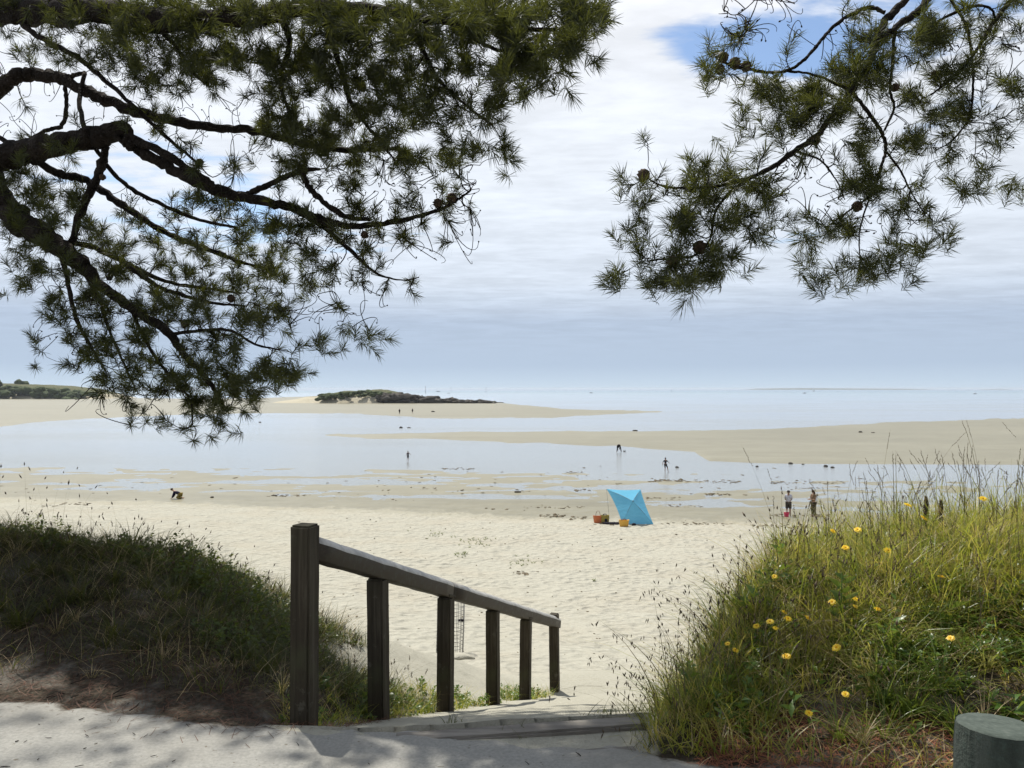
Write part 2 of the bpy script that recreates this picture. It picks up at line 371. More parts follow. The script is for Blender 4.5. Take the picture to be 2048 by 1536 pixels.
def beach_h(x, y):
    x = np.asarray(x, float); y = np.asarray(y, float)
    ye = y + .2 * x * sstep(14, 40, y) * np.where(y < 140, 1, 140 / np.maximum(y, 1))
    z = np.interp(ye, BEACH_Y, BEACH_Z)
    # smooth the kinks with long undulations
    z = z + sstep(12, 24, y) * (1 - sstep(44, 60, ye)) * .16 * fbm(x * .12, y * .12, 3, 3)
    z = z + (1 - sstep(52, 60, ye)) * (.09 * fbm(x * 1.1, y * 1.1, 3, 8) + .085 * fbm(x * 3.3, y * 3.3, 2, 9))
    flat = sstep(50, 58, ye) * (1 - sstep(82, 96, ye))
    z = z + flat * (.11 * fbm(x * .09, y * .30, 4, 21) + .06 * fbm(x * .5, y * 1.4, 3, 25)) + flat * .006
    px = CX + F * x / np.maximum(y, 1.); py = HOR + F * (EYE - W) / np.maximum(y, 1.)
    far = sstep(80, 92, y)
    for up, lo in bars:
        u = np.interp(px, *zip(*up)); l = np.interp(px, *zip(*lo))
        t = np.minimum(py - u, l - py) + (2.2 * fbm(x * .05 + 3, y * .07, 4, 31) + 5.0 * fbm(x * .25, y * .10, 3, 33)) * np.clip(160 / np.maximum(y, 1), .25, 1.3)
        zb = W + np.clip(t * .014, -.3, .09) + np.clip(t * .003, 0, .07) + .035 * fbm(x * .04, y * .12, 4, 37)
        z = np.maximum(z, np.where((far > 0) & (px > up[0][0]) & (px < up[-1][0]), zb - (1 - far) * .3, -99))
    return z
def near_h(x, y):
    """path, dunes and stair cut; valid to about y = 13"""
    x = np.asarray(x, float); y = np.asarray(y, float)
    dx, dy = x - P1[0], y - P1[1]
    u = dx * TD[0] + dy * TD[1]; v = dx * ND[0] + dy * ND[1]
    e = path_edge(x); s = y - e
    k = np.clip(np.floor(step_index(x, y) + 1), 0, STEP_N)
    fr = np.clip(step_index(x, y) + 1 - k, 0, 1)
    stair = -STEP_RISE * k - .01 - .02 * fr
    ramp_ = -STEP_RISE * np.clip(step_index(x, y) + .05, 0, STEP_N) + .02 + .03 * fbm(x * 2.1, y * 2.1, 3, 81)
    stair = np.where(step_index(x, y) > .35, np.maximum(stair, ramp_), stair)
    slope = -.385 * np.maximum(u, 0)
    bz = np.interp(y, BEACH_Y, BEACH_Z)
    stair = np.maximum(stair, bz)
    stair = np.where(s < .1, np.minimum(0, stair + .0), stair)
    base = np.maximum(np.where(u > 0, slope, 0), bz)
    # left mound
    wv = .10 * fbm(x * .9, y * .9, 3, 41)
    L = .46 * sstep(.15, 1.75, s) * (1 + .9 * fbm(x * .75 + 2, y * .5, 3, 43)) - .62 * np.maximum(y - 6.15 - .12 * x, 0) ** 1.25
    L = L + .22 * sstep(-3.1, -4.2, x) * sstep(.4, 2, s)
    L = L + .20 * fbm(x * 1.7 + 5, y * 1.7, 3, 45) * sstep(.4, 1.2, s)
    nr_ = sstep(-1.75, -.75, v); L = L * (1 - .9 * sstep(.7, 2.0, u) * nr_) - .8 * sstep(.9, 2.2, u) * nr_
    L = smin(L, base + .02 + .42 * np.maximum(-v - .22, 0) ** 1.15, .07)
    L = smax(L, bz, .12) + wv * sstep(.1, .8, s)
    # right mound
    Rr = .40 * sstep(.02, 1.9, s) * (1 + .5 * fbm(x * .5 + 9, y * .4, 3, 47)) + .12 * sstep(2, 4, x) - .62 * np.maximum(y - 5.75 - .05 * x, 0) ** 1.2
    Rr = smin(Rr, base + .02 + 1.95 * np.maximum(v - 1.62, 0), .07)
    Rr = Rr - .10 * (1 - sstep(1.5, 3.0, x)) * sstep(.3, 1.2, s)
    Rr = Rr + .16 * fbm(x * 1.9, y * 1.9, 3, 49) * sstep(.2, .9, s)
    Rr = smax(Rr, bz, .12) + wv * sstep(.1, .8, s)
    h = np.where(v < -.12, L, np.where(v > 1.7, Rr, stair))
    # let stair edge run into the banks
    a = sstep(-.30, -.06, v) * (1 - sstep(1.62, 1.85, v)) * sstep(0, .05, s)
    h = np.where(v < .9, L, Rr) * (1 - a) + stair * a
    flat = 1 - sstep(-.02, .22, s)
    h = h * (1 - flat) + (-.012 + .008 * fbm(x * 3, y * 3, 3, 51)) * flat
    # small relief
    h = h + sstep(.1, .5, s) * (.05 * fbm(x * 2.6, y * 2.6, 3, 53) + .025 * fbm(x * 9, y * 9, 2, 57)) * (1 - .6 * a)
    b = sstep(9.0, 11.5, y)
    return h * (1 - b) + beach_h(x, y) * b
def ground(x, y):
    x = np.asarray(x, float); y = np.asarray(y, float)
    return np.where(y < 11.5, near_h(x, np.minimum(y, 13)), beach_h(x, y))
def hit(px, py, d0=2.0, d1=900., water=True, nn=2500):
    """distance along the view ray of a pixel to the ground"""
    d = np.geomspace(d0, d1, nn); z = EYE - (py - HOR) / F * d
    g = ground((px - CX) / F * d, d)
    if water: g = np.maximum(g, W)
    i = np.argmax(z < g)
    if not (z < g).any(): return None
    p = P(px, py, d[i]); p[2] = g[i]; return p

# near ground (dune with stair cut)
xs = np.concatenate([np.linspace(-11, -6, 60)[:-1], np.linspace(-6, 5.5, 400), np.linspace(5.5, 11, 60)[1:]]); ys = np.concatenate([np.linspace(-4, 3.0, 50)[:-1], np.linspace(3.0, 7.5, 190), np.linspace(7.5, 13.0, 120)[1:]])
X, Y = np.meshgrid(xs, ys); Z = near_h(X, Y)
Z = Z - .03 * sstep(10.4, 11.2, Y) - .5 * sstep(11.6, 13, Y)
# soil on the banks, beach sand on the stair and seaward slope
m = M('dune_ground'); p = m.pos(); sp = m.n('ShaderNodeSeparateXYZ', {0: p})
nn = m.noise(p, 3.5, 5, .65); n2 = m.noise(p, 30, 5, .7); n3 = m.noise(p, 90, 3, .6, (1, .35, 1)); n1 = m.noise(p, 2.2, 5, .6)
soil = m.ramp(n2, [(.28, (.022, .018, .013)), (.5, (.05, .042, .031)), (.72, (.11, .097, .075))])
soil = m.mix(m.mr(n1, .50, .66), soil, m.ramp(n2, [(.3, (.10, .092, .078)), (.7, (.21, .195, .168))]))
soil = m.mix(m.math('MULTIPLY', m.mr(n3, .5, .66), .25), soil, (.13, .065, .04))
sand = m.ramp(n2, [(.25, (.30, .287, .236)), (.5, (.362, .347, .288)), (.75, (.40, .385, .322))])
at = m.n('ShaderNodeAttribute', attribute_name='sandy').outputs['Fac']
f = m.mr(m.math('ADD', at, m.math('MULTIPLY', m.math('SUBTRACT', nn, .5), .7)), .38, .62)
MAT['dune'] = m.done(m.princ(m.mix(f, soil, sand), .95, m.bump(m.math('ADD', n2, m.math('MULTIPLY', n3, .6)), .8, .018), .1))
me_o = mk('dune_terrain', np.stack([X, Y, Z], -1).reshape(-1, 3), [grid_faces(*X.shape)], MAT['dune'], smooth=True, origin=(0, 0, 0))
dx, dy = X - P1[0], Y - P1[1]; v = dx * ND[0] + dy * ND[1]
sandy = np.clip(sstep(-.25, .0, v) * (1 - sstep(1.6, 1.85, v)) + sstep(1.3, 2.1, dx * TD[0] + dy * TD[1]) * (v < 1) + sstep(6.6, 7.8, Y + .0 * X), 0, 1)
att = me_o.data.attributes.new('sandy', 'FLOAT', 'POINT'); att.data.foreach_set('value', sandy.ravel().astype(np.float32))
tag(me_o, 'low sandy dunes either side of the stair cut, covered in pine litter', 'dune', kind='structure')

# footpath sheet
xs = np.linspace(-11, 11, 420); t = np.linspace(0, 1, 110) ** .5
X = np.repeat(xs[None], len(t), 0); E = path_edge(xs) + .05 + .16 * fbm(xs * 2.3, xs * 0 + 1, 3, 60) + .10 * fbm(xs * 9, xs * 0 + 3, 3, 61)
Y = -4 + (E[None] + 4) * t[:, None]
Z = .004 + .006 * fbm(X * 2.2, Y * 2.2, 3, 63) - .02 * sstep(.985, 1, t)[:, None]
o = mk('path', np.stack([X, Y, Z], -1).reshape(-1, 3), [grid_faces(*X.shape)], MAT['path'], smooth=True, origin=(0, 0, 0))
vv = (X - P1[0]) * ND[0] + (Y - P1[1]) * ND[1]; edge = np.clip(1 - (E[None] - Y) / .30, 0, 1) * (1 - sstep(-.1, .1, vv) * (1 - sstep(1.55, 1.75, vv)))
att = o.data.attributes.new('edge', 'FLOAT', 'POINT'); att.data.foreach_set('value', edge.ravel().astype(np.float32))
tag(o, 'pale packed grit footpath dappled with pine shade', 'path', kind='structure')

# beach and flats, one sheet out past the islet
rows = np.concatenate([np.linspace(10.6, 20, 90)[:-1], F * (EYE - W) / np.linspace(F * (EYE - W) / 20, 6.5, 330), [2400, 3500]])
cols = np.linspace(-1.55, 1.55, 900)
Yb = np.repeat(rows[:, None], len(cols), 1); Xb = cols[None] * Yb
Zb = beach_h(Xb, Yb) - .10 * (1 - sstep(10.6, 11.0, Yb))
o = mk('beach', np.stack([Xb, Yb, Zb], -1).reshape(-1, 3), [grid_faces(*Yb.shape)], MAT['sand'], smooth=True, origin=(0, 0, 0))
tag(o, 'pale sandy beach running out to wet tidal flats and sandbars', 'beach', kind='structure')
# sea
def quad(name, x0, x1, y0, y1, z, mat_):
    return mk(name, [(x0, y0, z), (x1, y0, z), (x1, y1, z), (x0, y1, z)], [np.array([[0, 1, 2, 3]])], mat_, origin=(0, 0, z))
o = quad('sea', -13000, 13000, 40, 14000, W, MAT['water'])
tag(o, 'shallow calm sea between the sandbars, out to the horizon', 'sea', kind='structure')
# land the photograph does not look at: plain ground behind the camera
o = mk('back_ground', [(-60, -60, -.03), (60, -60, -.03), (60, -3.9, -.03), (-60, -3.9, -.03)], [np.array([[0, 1, 2, 3]])], MAT['soil'], origin=(0, -30, -.03))
tag(o, 'needle strewn ground behind the footpath', 'ground', kind='structure')
V = []; 
for sgn in (-1, 1):
    xs = np.linspace(10.9, 60, 50) * sgn; ys = np.linspace(-4, 14, 70); X, Y = np.meshgrid(xs, ys)
    Z = near_h(np.clip(X, -11, 11), Y) - .02; Z = Z - .6 * sstep(11.6, 13, Y)
    o = mk('dune_terrain', np.stack([X, Y, Z], -1).reshape(-1, 3), [grid_faces(*X.shape)], MAT['soil'], smooth=True, origin=(30 * sgn, 4, 0))
    tag(o, 'dune running on out of view to the ' + ('left' if sgn < 0 else 'right'), 'dune', kind='structure')

# ---------------------------------------------------------------- stair and rail
def bev_box(name, c, R3, half, bev, mat_, parent, seg=2, jitter=0.0, cuts=0):
    bm = bmesh.new(); bmesh.ops.create_cube(bm, size=1)
    for q in bm.verts: q.co = Vector((q.co.x * 2 * half[0], q.co.y * 2 * half[1], q.co.z * 2 * half[2]))
    if cuts:
        ed = [e for e in bm.edges if abs((e.verts[0].co - e.verts[1].co).normalized()[cuts[0]]) > .9]
        bmesh.ops.subdivide_edges(bm, edges=ed, cuts=cuts[1])
    bmesh.ops.bevel(bm, geom=[e for e in bm.edges if e.calc_face_angle(0) > .5], offset=bev, segments=seg, affect='EDGES')
    if jitter:
        for q in bm.verts:
            q.co += Vector([random.uniform(-1, 1) * jitter for _ in range(3)])
    me = bpy.data.meshes.new(name); bm.to_mesh(me); bm.free()
    o = add_obj(name, me, mat_, parent); org = np.array(parent['_o']) if parent is not None else np.zeros(3)
    o.matrix_local = Matrix.Translation(Vector(np.asarray(c, float) - org)) @ R3.to_4x4()
    o['_o'] = [float(q) for q in c]
    return o
post_px = [609, 757, 891, 986, 1051, 1109]
posts = []
for px in post_px:
    y = 2.157 / (.292 - (px - CX) / F); posts.append(np.array((-1.03 + .292 * (y - 3.86), y)))
rr = root('stair_handrail', (posts[0][0], posts[0][1], 0), 'dark weathered timber handrail on six square posts beside the beach steps', 'handrail')
yaw = -math.atan2(TD[0], TD[1]); RZ = Matrix.Rotation(yaw, 3, 'Z')
slope = math.atan2(-1.97, np.linalg.norm(posts[-1] - posts[0]))
def rail_top(y): return EYE - .735 - (y - 3.9) * .372
for i, (x, y) in enumerate(posts):
    g = float(ground(x, y)) - .25; end = i in (0, 5)
    top = rail_top(y) + (.045 if i == 0 else .03) if end else rail_top(y) - .118
    hw = .054 if i < 1 else .052
    tilt = Matrix.Rotation(R([.3, -.5, .4, -.3, .6, -.8][i]), 3, 'Y')
    po = bev_box('post', (x, y, (g + top) / 2), RZ @ tilt, (hw, hw, (top - g) / 2), .010, MAT['wood'], rr, 2, .0012, (2, 8))
    if not end:   # thin cap board under the rail
        bev_box('cap', (x + .0, y, top + .008), RZ, (hw + .004, hw + .018, .009), .003, MAT['wood'], po, 1)
        po.children[0].matrix_local = Matrix.Translation((0, 0, (top - g) / 2 + .006)) @ Matrix.Rotation(slope * .9, 3, 'X').to_4x4()
# rail: two lengths, half-round upper edge
def rail_piece(ya, yb, dz=0.):
    a = np.array((*(posts[0] + (posts[-1] - posts[0]) * (ya - posts[0][1]) / (posts[-1][1] - posts[0][1])), rail_top(ya) + dz))
    b = np.array((*(posts[0] + (posts[-1] - posts[0]) * (yb - posts[0][1]) / (posts[-1][1] - posts[0][1])), rail_top(yb) + dz))
    ax = (b - a) / np.linalg.norm(b - a); side = np.cross(ax, (0, 0, 1)); side /= np.linalg.norm(side); up = np.cross(side, ax)
    prof = [(-.052, -.118), (.052, -.118), (.055, -.112), (.055, -.036), (.050, -.022), (.030, -.004), (.022, .000), (-.046, .014), (-.055, .006), (-.055, -.112)]
    n = 14; k = len(prof); Vv = []
    for j in range(n):
        t = j / (n - 1); c = a + (b - a) * t + up * .0025 * math.sin(j * 2.3)
        for q in prof: Vv.append(c + side * (q[0] + .001 * math.sin(j * 3.1 + q[1] * 90)) + up * q[1])
    Q = [(j * k + i, j * k + (i + 1) % k, (j + 1) * k + (i + 1) % k, (j + 1) * k + i) for j in range(n - 1) for i in range(k)]
    Vv += [a - up * .05, b - up * .05]; c0 = n * k
    T = [(c0, (i + 1) % k, i) for i in range(k)] + [(c0 + 1, (n - 1) * k + i, (n - 1) * k + (i + 1) % k) for i in range(k)]
    o = mk('rail', Vv, [np.array(T), np.array(Q)], MAT['rail'], rr); o.data.materials.append(MAT['rail_shine'])
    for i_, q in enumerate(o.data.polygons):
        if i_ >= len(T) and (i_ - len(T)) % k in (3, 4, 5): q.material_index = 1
    return o
rail_piece(posts[0][1] + .055, posts[2][1] + .05); rail_piece(posts[2][1] + .056, posts[5][1] + .12, -.002)
for (y_, dx_) in ((posts[1][1], .0), (posts[3][1], .0), (posts[4][1], 0)): pass
# steps: a timber sleeper across each nosing
st = root('beach_steps', (.3, 4.2, 0), 'sand covered timber edged steps going down between the dunes', 'steps')
for k in range(-1, STEP_N):
    y = STEP_Y0 + STEP_RUN * k; zt = -STEP_RISE * max(k, 0) - (.008 if k < 0 else 0)
    if k < 0: y += .20
    xl = -1.03 + .292 * (y - 3.86) + .10; xr = xl + 1.62; xl += .62 if k < 0 else .42 if k < 1 else 0; xm = (xl + xr) / 2
    yy = y + .14 * (xm - .15)
    Rk = Matrix.Rotation(math.atan(.14) + R(random.uniform(-.7, .7)), 3, 'Z') @ Matrix.Rotation(R(random.uniform(-.4, .4)), 3, 'Y')
    sunk = -.010 if k < 0 else -.006 if k < 1 else -.02
    bev_box('sleeper', (xm, yy - .045, zt - .085 + sunk), Rk, ((xr - xl) / 2, .052, .09), .012, MAT['step'], st, 2, .002, (0, 10))

# bollard at the right corner
bx, by = (1996 - CX) / F * 2.32, 2.32
bo = root('wooden_bollard', (bx, by, 0), 'round grey green wooden bollard with a sawn top, at the path edge', 'bollard')
def lathe_rough(name, c, r, z0, z1, mat_, parent, n=40, m_=14):
    g = Geo(); V = []
    for j in range(m_):
        t = j / (m_ - 1); z = z0 + (z1 - z0) * t
        for i in range(n):
            a = 2 * math.pi * i / n; rr_ = r * (1 + .012 * math.sin(3 * a + 1) + .008 * math.sin(17 * a) + .010 * math.sin(29 * a + t * 2))
            rr_ -= .004 * (t > .99)
            V.append((c[0] + rr_ * math.cos(a), c[1] + rr_ * math.sin(a), z + (.008 * math.cos(a + 2) if j == m_ - 1 else 0)))
    g.add(V, None, [(j * n + i, j * n + (i + 1) % n, (j + 1) * n + (i + 1) % n, (j + 1) * n + i) for j in range(m_ - 1) for i in range(n)])
    return g.build(name, mat_, parent, smooth=True), np.array(V[-n:])
shaft, ring = lathe_rough('shaft', (bx, by), .116, -.2, EYE - (1452 - HOR) / F * 2.32 - .0, MAT['greywood'], bo)
c = ring.mean(0) + (0, 0, .002); g = Geo(); V = [c]
for f_ in (.33, .66, .93, 1.0):
    for q in ring: V.append(c + (q - c) * f_ * (1.0 if f_ < 1 else 1.003) + (0, 0, .003 if f_ < 1 else -.006))
n = len(ring); T = [(0, 1 + i, 1 + (i + 1) % n) for i in range(n)]
Q = [(1 + a * n + i, 1 + (a + 1) * n + i, 1 + (a + 1) * n + (i + 1) % n, 1 + a * n + (i + 1) % n) for a in range(3) for i in range(n)]
m = M('sawn_end_grain'); o_ = m.objc(); w = m.n('ShaderNodeTexWave', {'Vector': o_, 'Scale': 16., 'Distortion': 5.5, 'Detail': 3.}, wave_type='RINGS', rings_direction='Z').outputs['Fac']
nz = m.noise(o_, 30, 5, .7); c_ = m.ramp(m.math('ADD', m.math('MULTIPLY', w, .06), m.math('MULTIPLY', nz, .94)), [(.25, (.04, .052, .045)), (.55, (.075, .092, .08)), (.8, (.125, .14, .122))])
MAT['endgrain'] = m.done(m.princ(c_, .85, m.bump(nz, .5, .005), .2))
g.add(V, T, Q); g.build('sawn_top', MAT['endgrain'], bo)

# ---------------------------------------------------------------- islet, headland, far coast
def blob_cloud(n_, centre_fn, rad, jit=.35):
    """leafy bushes as rough multi-faced lumps joined in one mesh"""
    g = Geo(); ico = bmesh.new(); bmesh.ops.create_icosphere(ico, subdivisions=2, radius=1)
    iv = np.array([q.co[:] for q in ico.verts]); it = np.array([[q.index for q in f.verts] for f in ico.faces]); ico.free()
    for i in range(n_):
        c, r = centre_fn(i); r = np.asarray(r) * np.ones(3)
        s_ = 1 + jit * (rng.random(len(iv)) - .5) * 1.6
        g.add(c + iv * s_[:, None] * r, it)
    return g
def dist_mat(name, stops, scale, rough=.9, b=.8, bd=.5):
    m = M(name); p = m.pos(); n_ = m.noise(p, scale, 6, .65); n2 = m.noise(p, scale * 6, 3, .6)
    c = m.ramp(m.math('ADD', m.math('MULTIPLY', n_, .6), m.math('MULTIPLY', n2, .4)), stops)
    return m.done(m.princ(c, rough, m.bump(n_, b, bd), .2))
MAT['bush'] = dist_mat('far_scrub', [(.35, (.022, .034, .014)), (.5, (.045, .062, .022)), (.65, (.085, .10, .04))], .5)
MAT['rock'] = dist_mat('dark_shore_rock', [(.3, (.03, .027, .024)), (.5, (.065, .058, .05)), (.7, (.13, .115, .095))], .6)
MAT['far'] = dist_mat('far_coast', [(.35, (.06, .075, .055)), (.65, (.10, .11, .08))], .01)
def land(name, D, depth, prof, label, mixrock=None):
    """heightfield land: prof = [(px, top_py)] silhouette against the sky, D distance"""
    px = np.linspace(prof[0][0], prof[-1][0], 240); top = np.interp(px, *zip(*prof))
    t = np.linspace(-1, 1, 40); PX, Tt = np.meshgrid(px, t)
    yy = D + Tt * depth; xx = (PX - CX) / F * D
    hz = EYE - (np.interp(PX, *zip(*prof)) - HOR) / F * D
    hgt = W - 1.0 + (hz - (W - 1.0)) * np.clip(1 - np.abs(Tt) ** 2.2, 0, 1)
    hgt = hgt + fbm(xx * .12, yy * .12, 4, 71) * np.clip(hz - W, 0, 3) * .55
    o = mk(name, np.stack([xx, yy, hgt], -1).reshape(-1, 3), [grid_faces(*xx.shape)], mixrock, origin=((prof[0][0] + prof[-1][0]) / 2 / F * D - CX / F * D, D, W))
    return tag(o, label, 'island', kind='structure')
m = M('islet_ground'); p = m.pos(); sx = m.n('ShaderNodeSeparateXYZ', {0: p}); n_ = m.noise(p, .25, 6, .65); n2 = m.noise(p, 1.2, 4, .6)
xx = m.math('ADD', sx.outputs[0], m.math('MULTIPLY', m.math('SUBTRACT', n_, .5), 34.))
sandc = m.ramp(n2, [(.3, (.36, .32, .23)), (.7, (.50, .46, .36))])
green = m.ramp(n2, [(.35, (.045, .05, .022)), (.55, (.09, .095, .042)), (.7, (.19, .17, .09))])
rockc = m.ramp(n2, [(.3, (.024, .02, .018)), (.55, (.052, .045, .04)), (.75, (.11, .095, .075))])
hz = m.math('ADD', sx.outputs[2], m.math('MULTIPLY', m.math('SUBTRACT', n2, .5), 3.))
c_ = m.mix(m.mr(hz, W + 3.2, W + 4.6), sandc, green); c_ = m.mix(m.mr(xx, -75., -52.), c_, rockc)
MAT['islet'] = m.done(m.princ(c_, .9, m.bump(n2, .9, .6), .2))
isl = land('islet', 478, 26, [(560, 803), (640, 791), (690, 783), (760, 778.5), (795, 784), (830, 794), (900, 798), (950, 802), (985, 804), (1010, 806)], 'low islet with a sandy left end, green scrub on top and dark rocks', MAT['islet'])
isl['category'] = 'islet'
def isl_bush(i):
    px = rng.choice([rng.normal(668, 6), rng.normal(692, 11), rng.normal(745, 22), rng.uniform(660, 800)])
    y = 462 + rng.normal(0, 7); x = (px - CX) / F * 478
    z = EYE - (np.interp(px, [640, 660, 690, 740, 790, 810], [796, 786.5, 785, 779.5, 784.5, 790]) - HOR) / F * 478 - .9 - rng.random() ** 1.5 * 2.6
    r = rng.uniform(.6, 1.4); return np.array((x, y, z)), (r * 1.5, r, r * .8)
tag(blob_cloud(190, isl_bush, 1, .5).build('scrub', MAT['bush']), 'dark green scrub covering the top of the islet', 'scrub', kind='stuff')
def isl_rock(i):
    px = rng.uniform(770, 990) if i % 5 else rng.uniform(985, 1004); t = (px - 770) / 220
    y = 462 + rng.uniform(-14, 6); z = W + (1 - t) * rng.uniform(0, 4.6) + rng.uniform(-.3, 1.2) * (1 - .5 * t); r = rng.uniform(.6, 1.9) * (1.2 - .6 * t)
    if px > 985: z = W; r *= .5; y = 470
    return np.array(((px - CX) / F * 470, y, z)), (r * 2.2, r, r * .75)
tag(blob_cloud(300, isl_rock, 1, .9).build('shore_rocks', MAT['rock']), 'mass of dark rocks tailing off the right end of the islet', 'rocks', kind='stuff')
hd = land('headland', 700, 50, [(-500, 752), (-100, 762), (60, 768), (130, 771), (180, 776), (215, 785), (240, 795), (250, 800)], 'low green headland at the far left of the bay', MAT['islet'])
hd['category'] = 'headland'
def head_bush(i):
    px = rng.uniform(-220, 210); y = 662 + rng.normal(0, 12)
    top = np.interp(px, [-500, -100, 60, 130, 180, 215], [760, 768, 773, 776, 780, 788]); r = rng.uniform(1.2, 3.2)
    if i % 9 == 0 and px < 50: top -= 9; r = 4
    z = EYE - (top + rng.uniform(0, 14) - HOR) / F * 690 - .8
    return np.array(((px - CX) / F * 690, y, z)), (r * 1.5, r, r * .85)
tag(blob_cloud(420, head_bush, 1, .5).build('scrub', MAT['bush']), 'scrub and low trees on the far left headland', 'scrub', kind='stuff')
D = 9000
fc = land('far_coast', D, 500, [(1495, 781), (1520, 777.2), (1600, 776.2), (1700, 777), (1800, 777.6), (1890, 781)], 'thin blue strip of far coast on the horizon at right', MAT['far']); fc['category'] = 'coast'
fc = land('far_coast', D * 1.1, 300, [(1970, 781), (1985, 778.3), (1998, 778.4), (2008, 781)], 'tiny far islet on the horizon at the right edge', MAT['far']); fc['category'] = 'coast'

# ---------------------------------------------------------------- pines
def unit(v): return v / (np.linalg.norm(v, axis=-1, keepdims=True) + 1e-9)
def needles(O, D, per, length, width, spread=(25, 105), back=.10):
    """O tuft tips (n,3), D shoot directions -> one mesh of thin bent needles"""
    n = len(O); O = np.repeat(O, per, 0); D = np.repeat(D, per, 0); k = n * per
    L = np.repeat(length * rng.uniform(.8, 1.2, n), per) * rng.uniform(.7, 1.15, k)
    a = unit(np.cross(D, rng.normal(size=(k, 3)))); th = np.radians(rng.uniform(*spread, k)); s_ = rng.random(k) ** 1.2
    th = th * (.6 + .4 * s_)
    d = unit(D * np.cos(th)[:, None] + a * np.sin(th)[:, None])
    base = O - D * (s_ * back)[:, None]
    w = unit(np.cross(d, rng.normal(size=(k, 3)))) * (width / 2)
    bend = np.zeros((k, 3)); bend[:, 2] = -rng.uniform(.0, .16, k); bend += D * .10
    mid = base + d * (L * .55)[:, None]; tip = base + (d + bend) * L[:, None]
    V = np.stack([base - w * .8, base + w * .8, mid + w, mid - w, tip], 1).reshape(-1, 3)
    i = np.arange(k)[:, None] * 5
    return V, i + np.array([[3, 2, 4]]), i + np.array([[0, 1, 2, 3]])

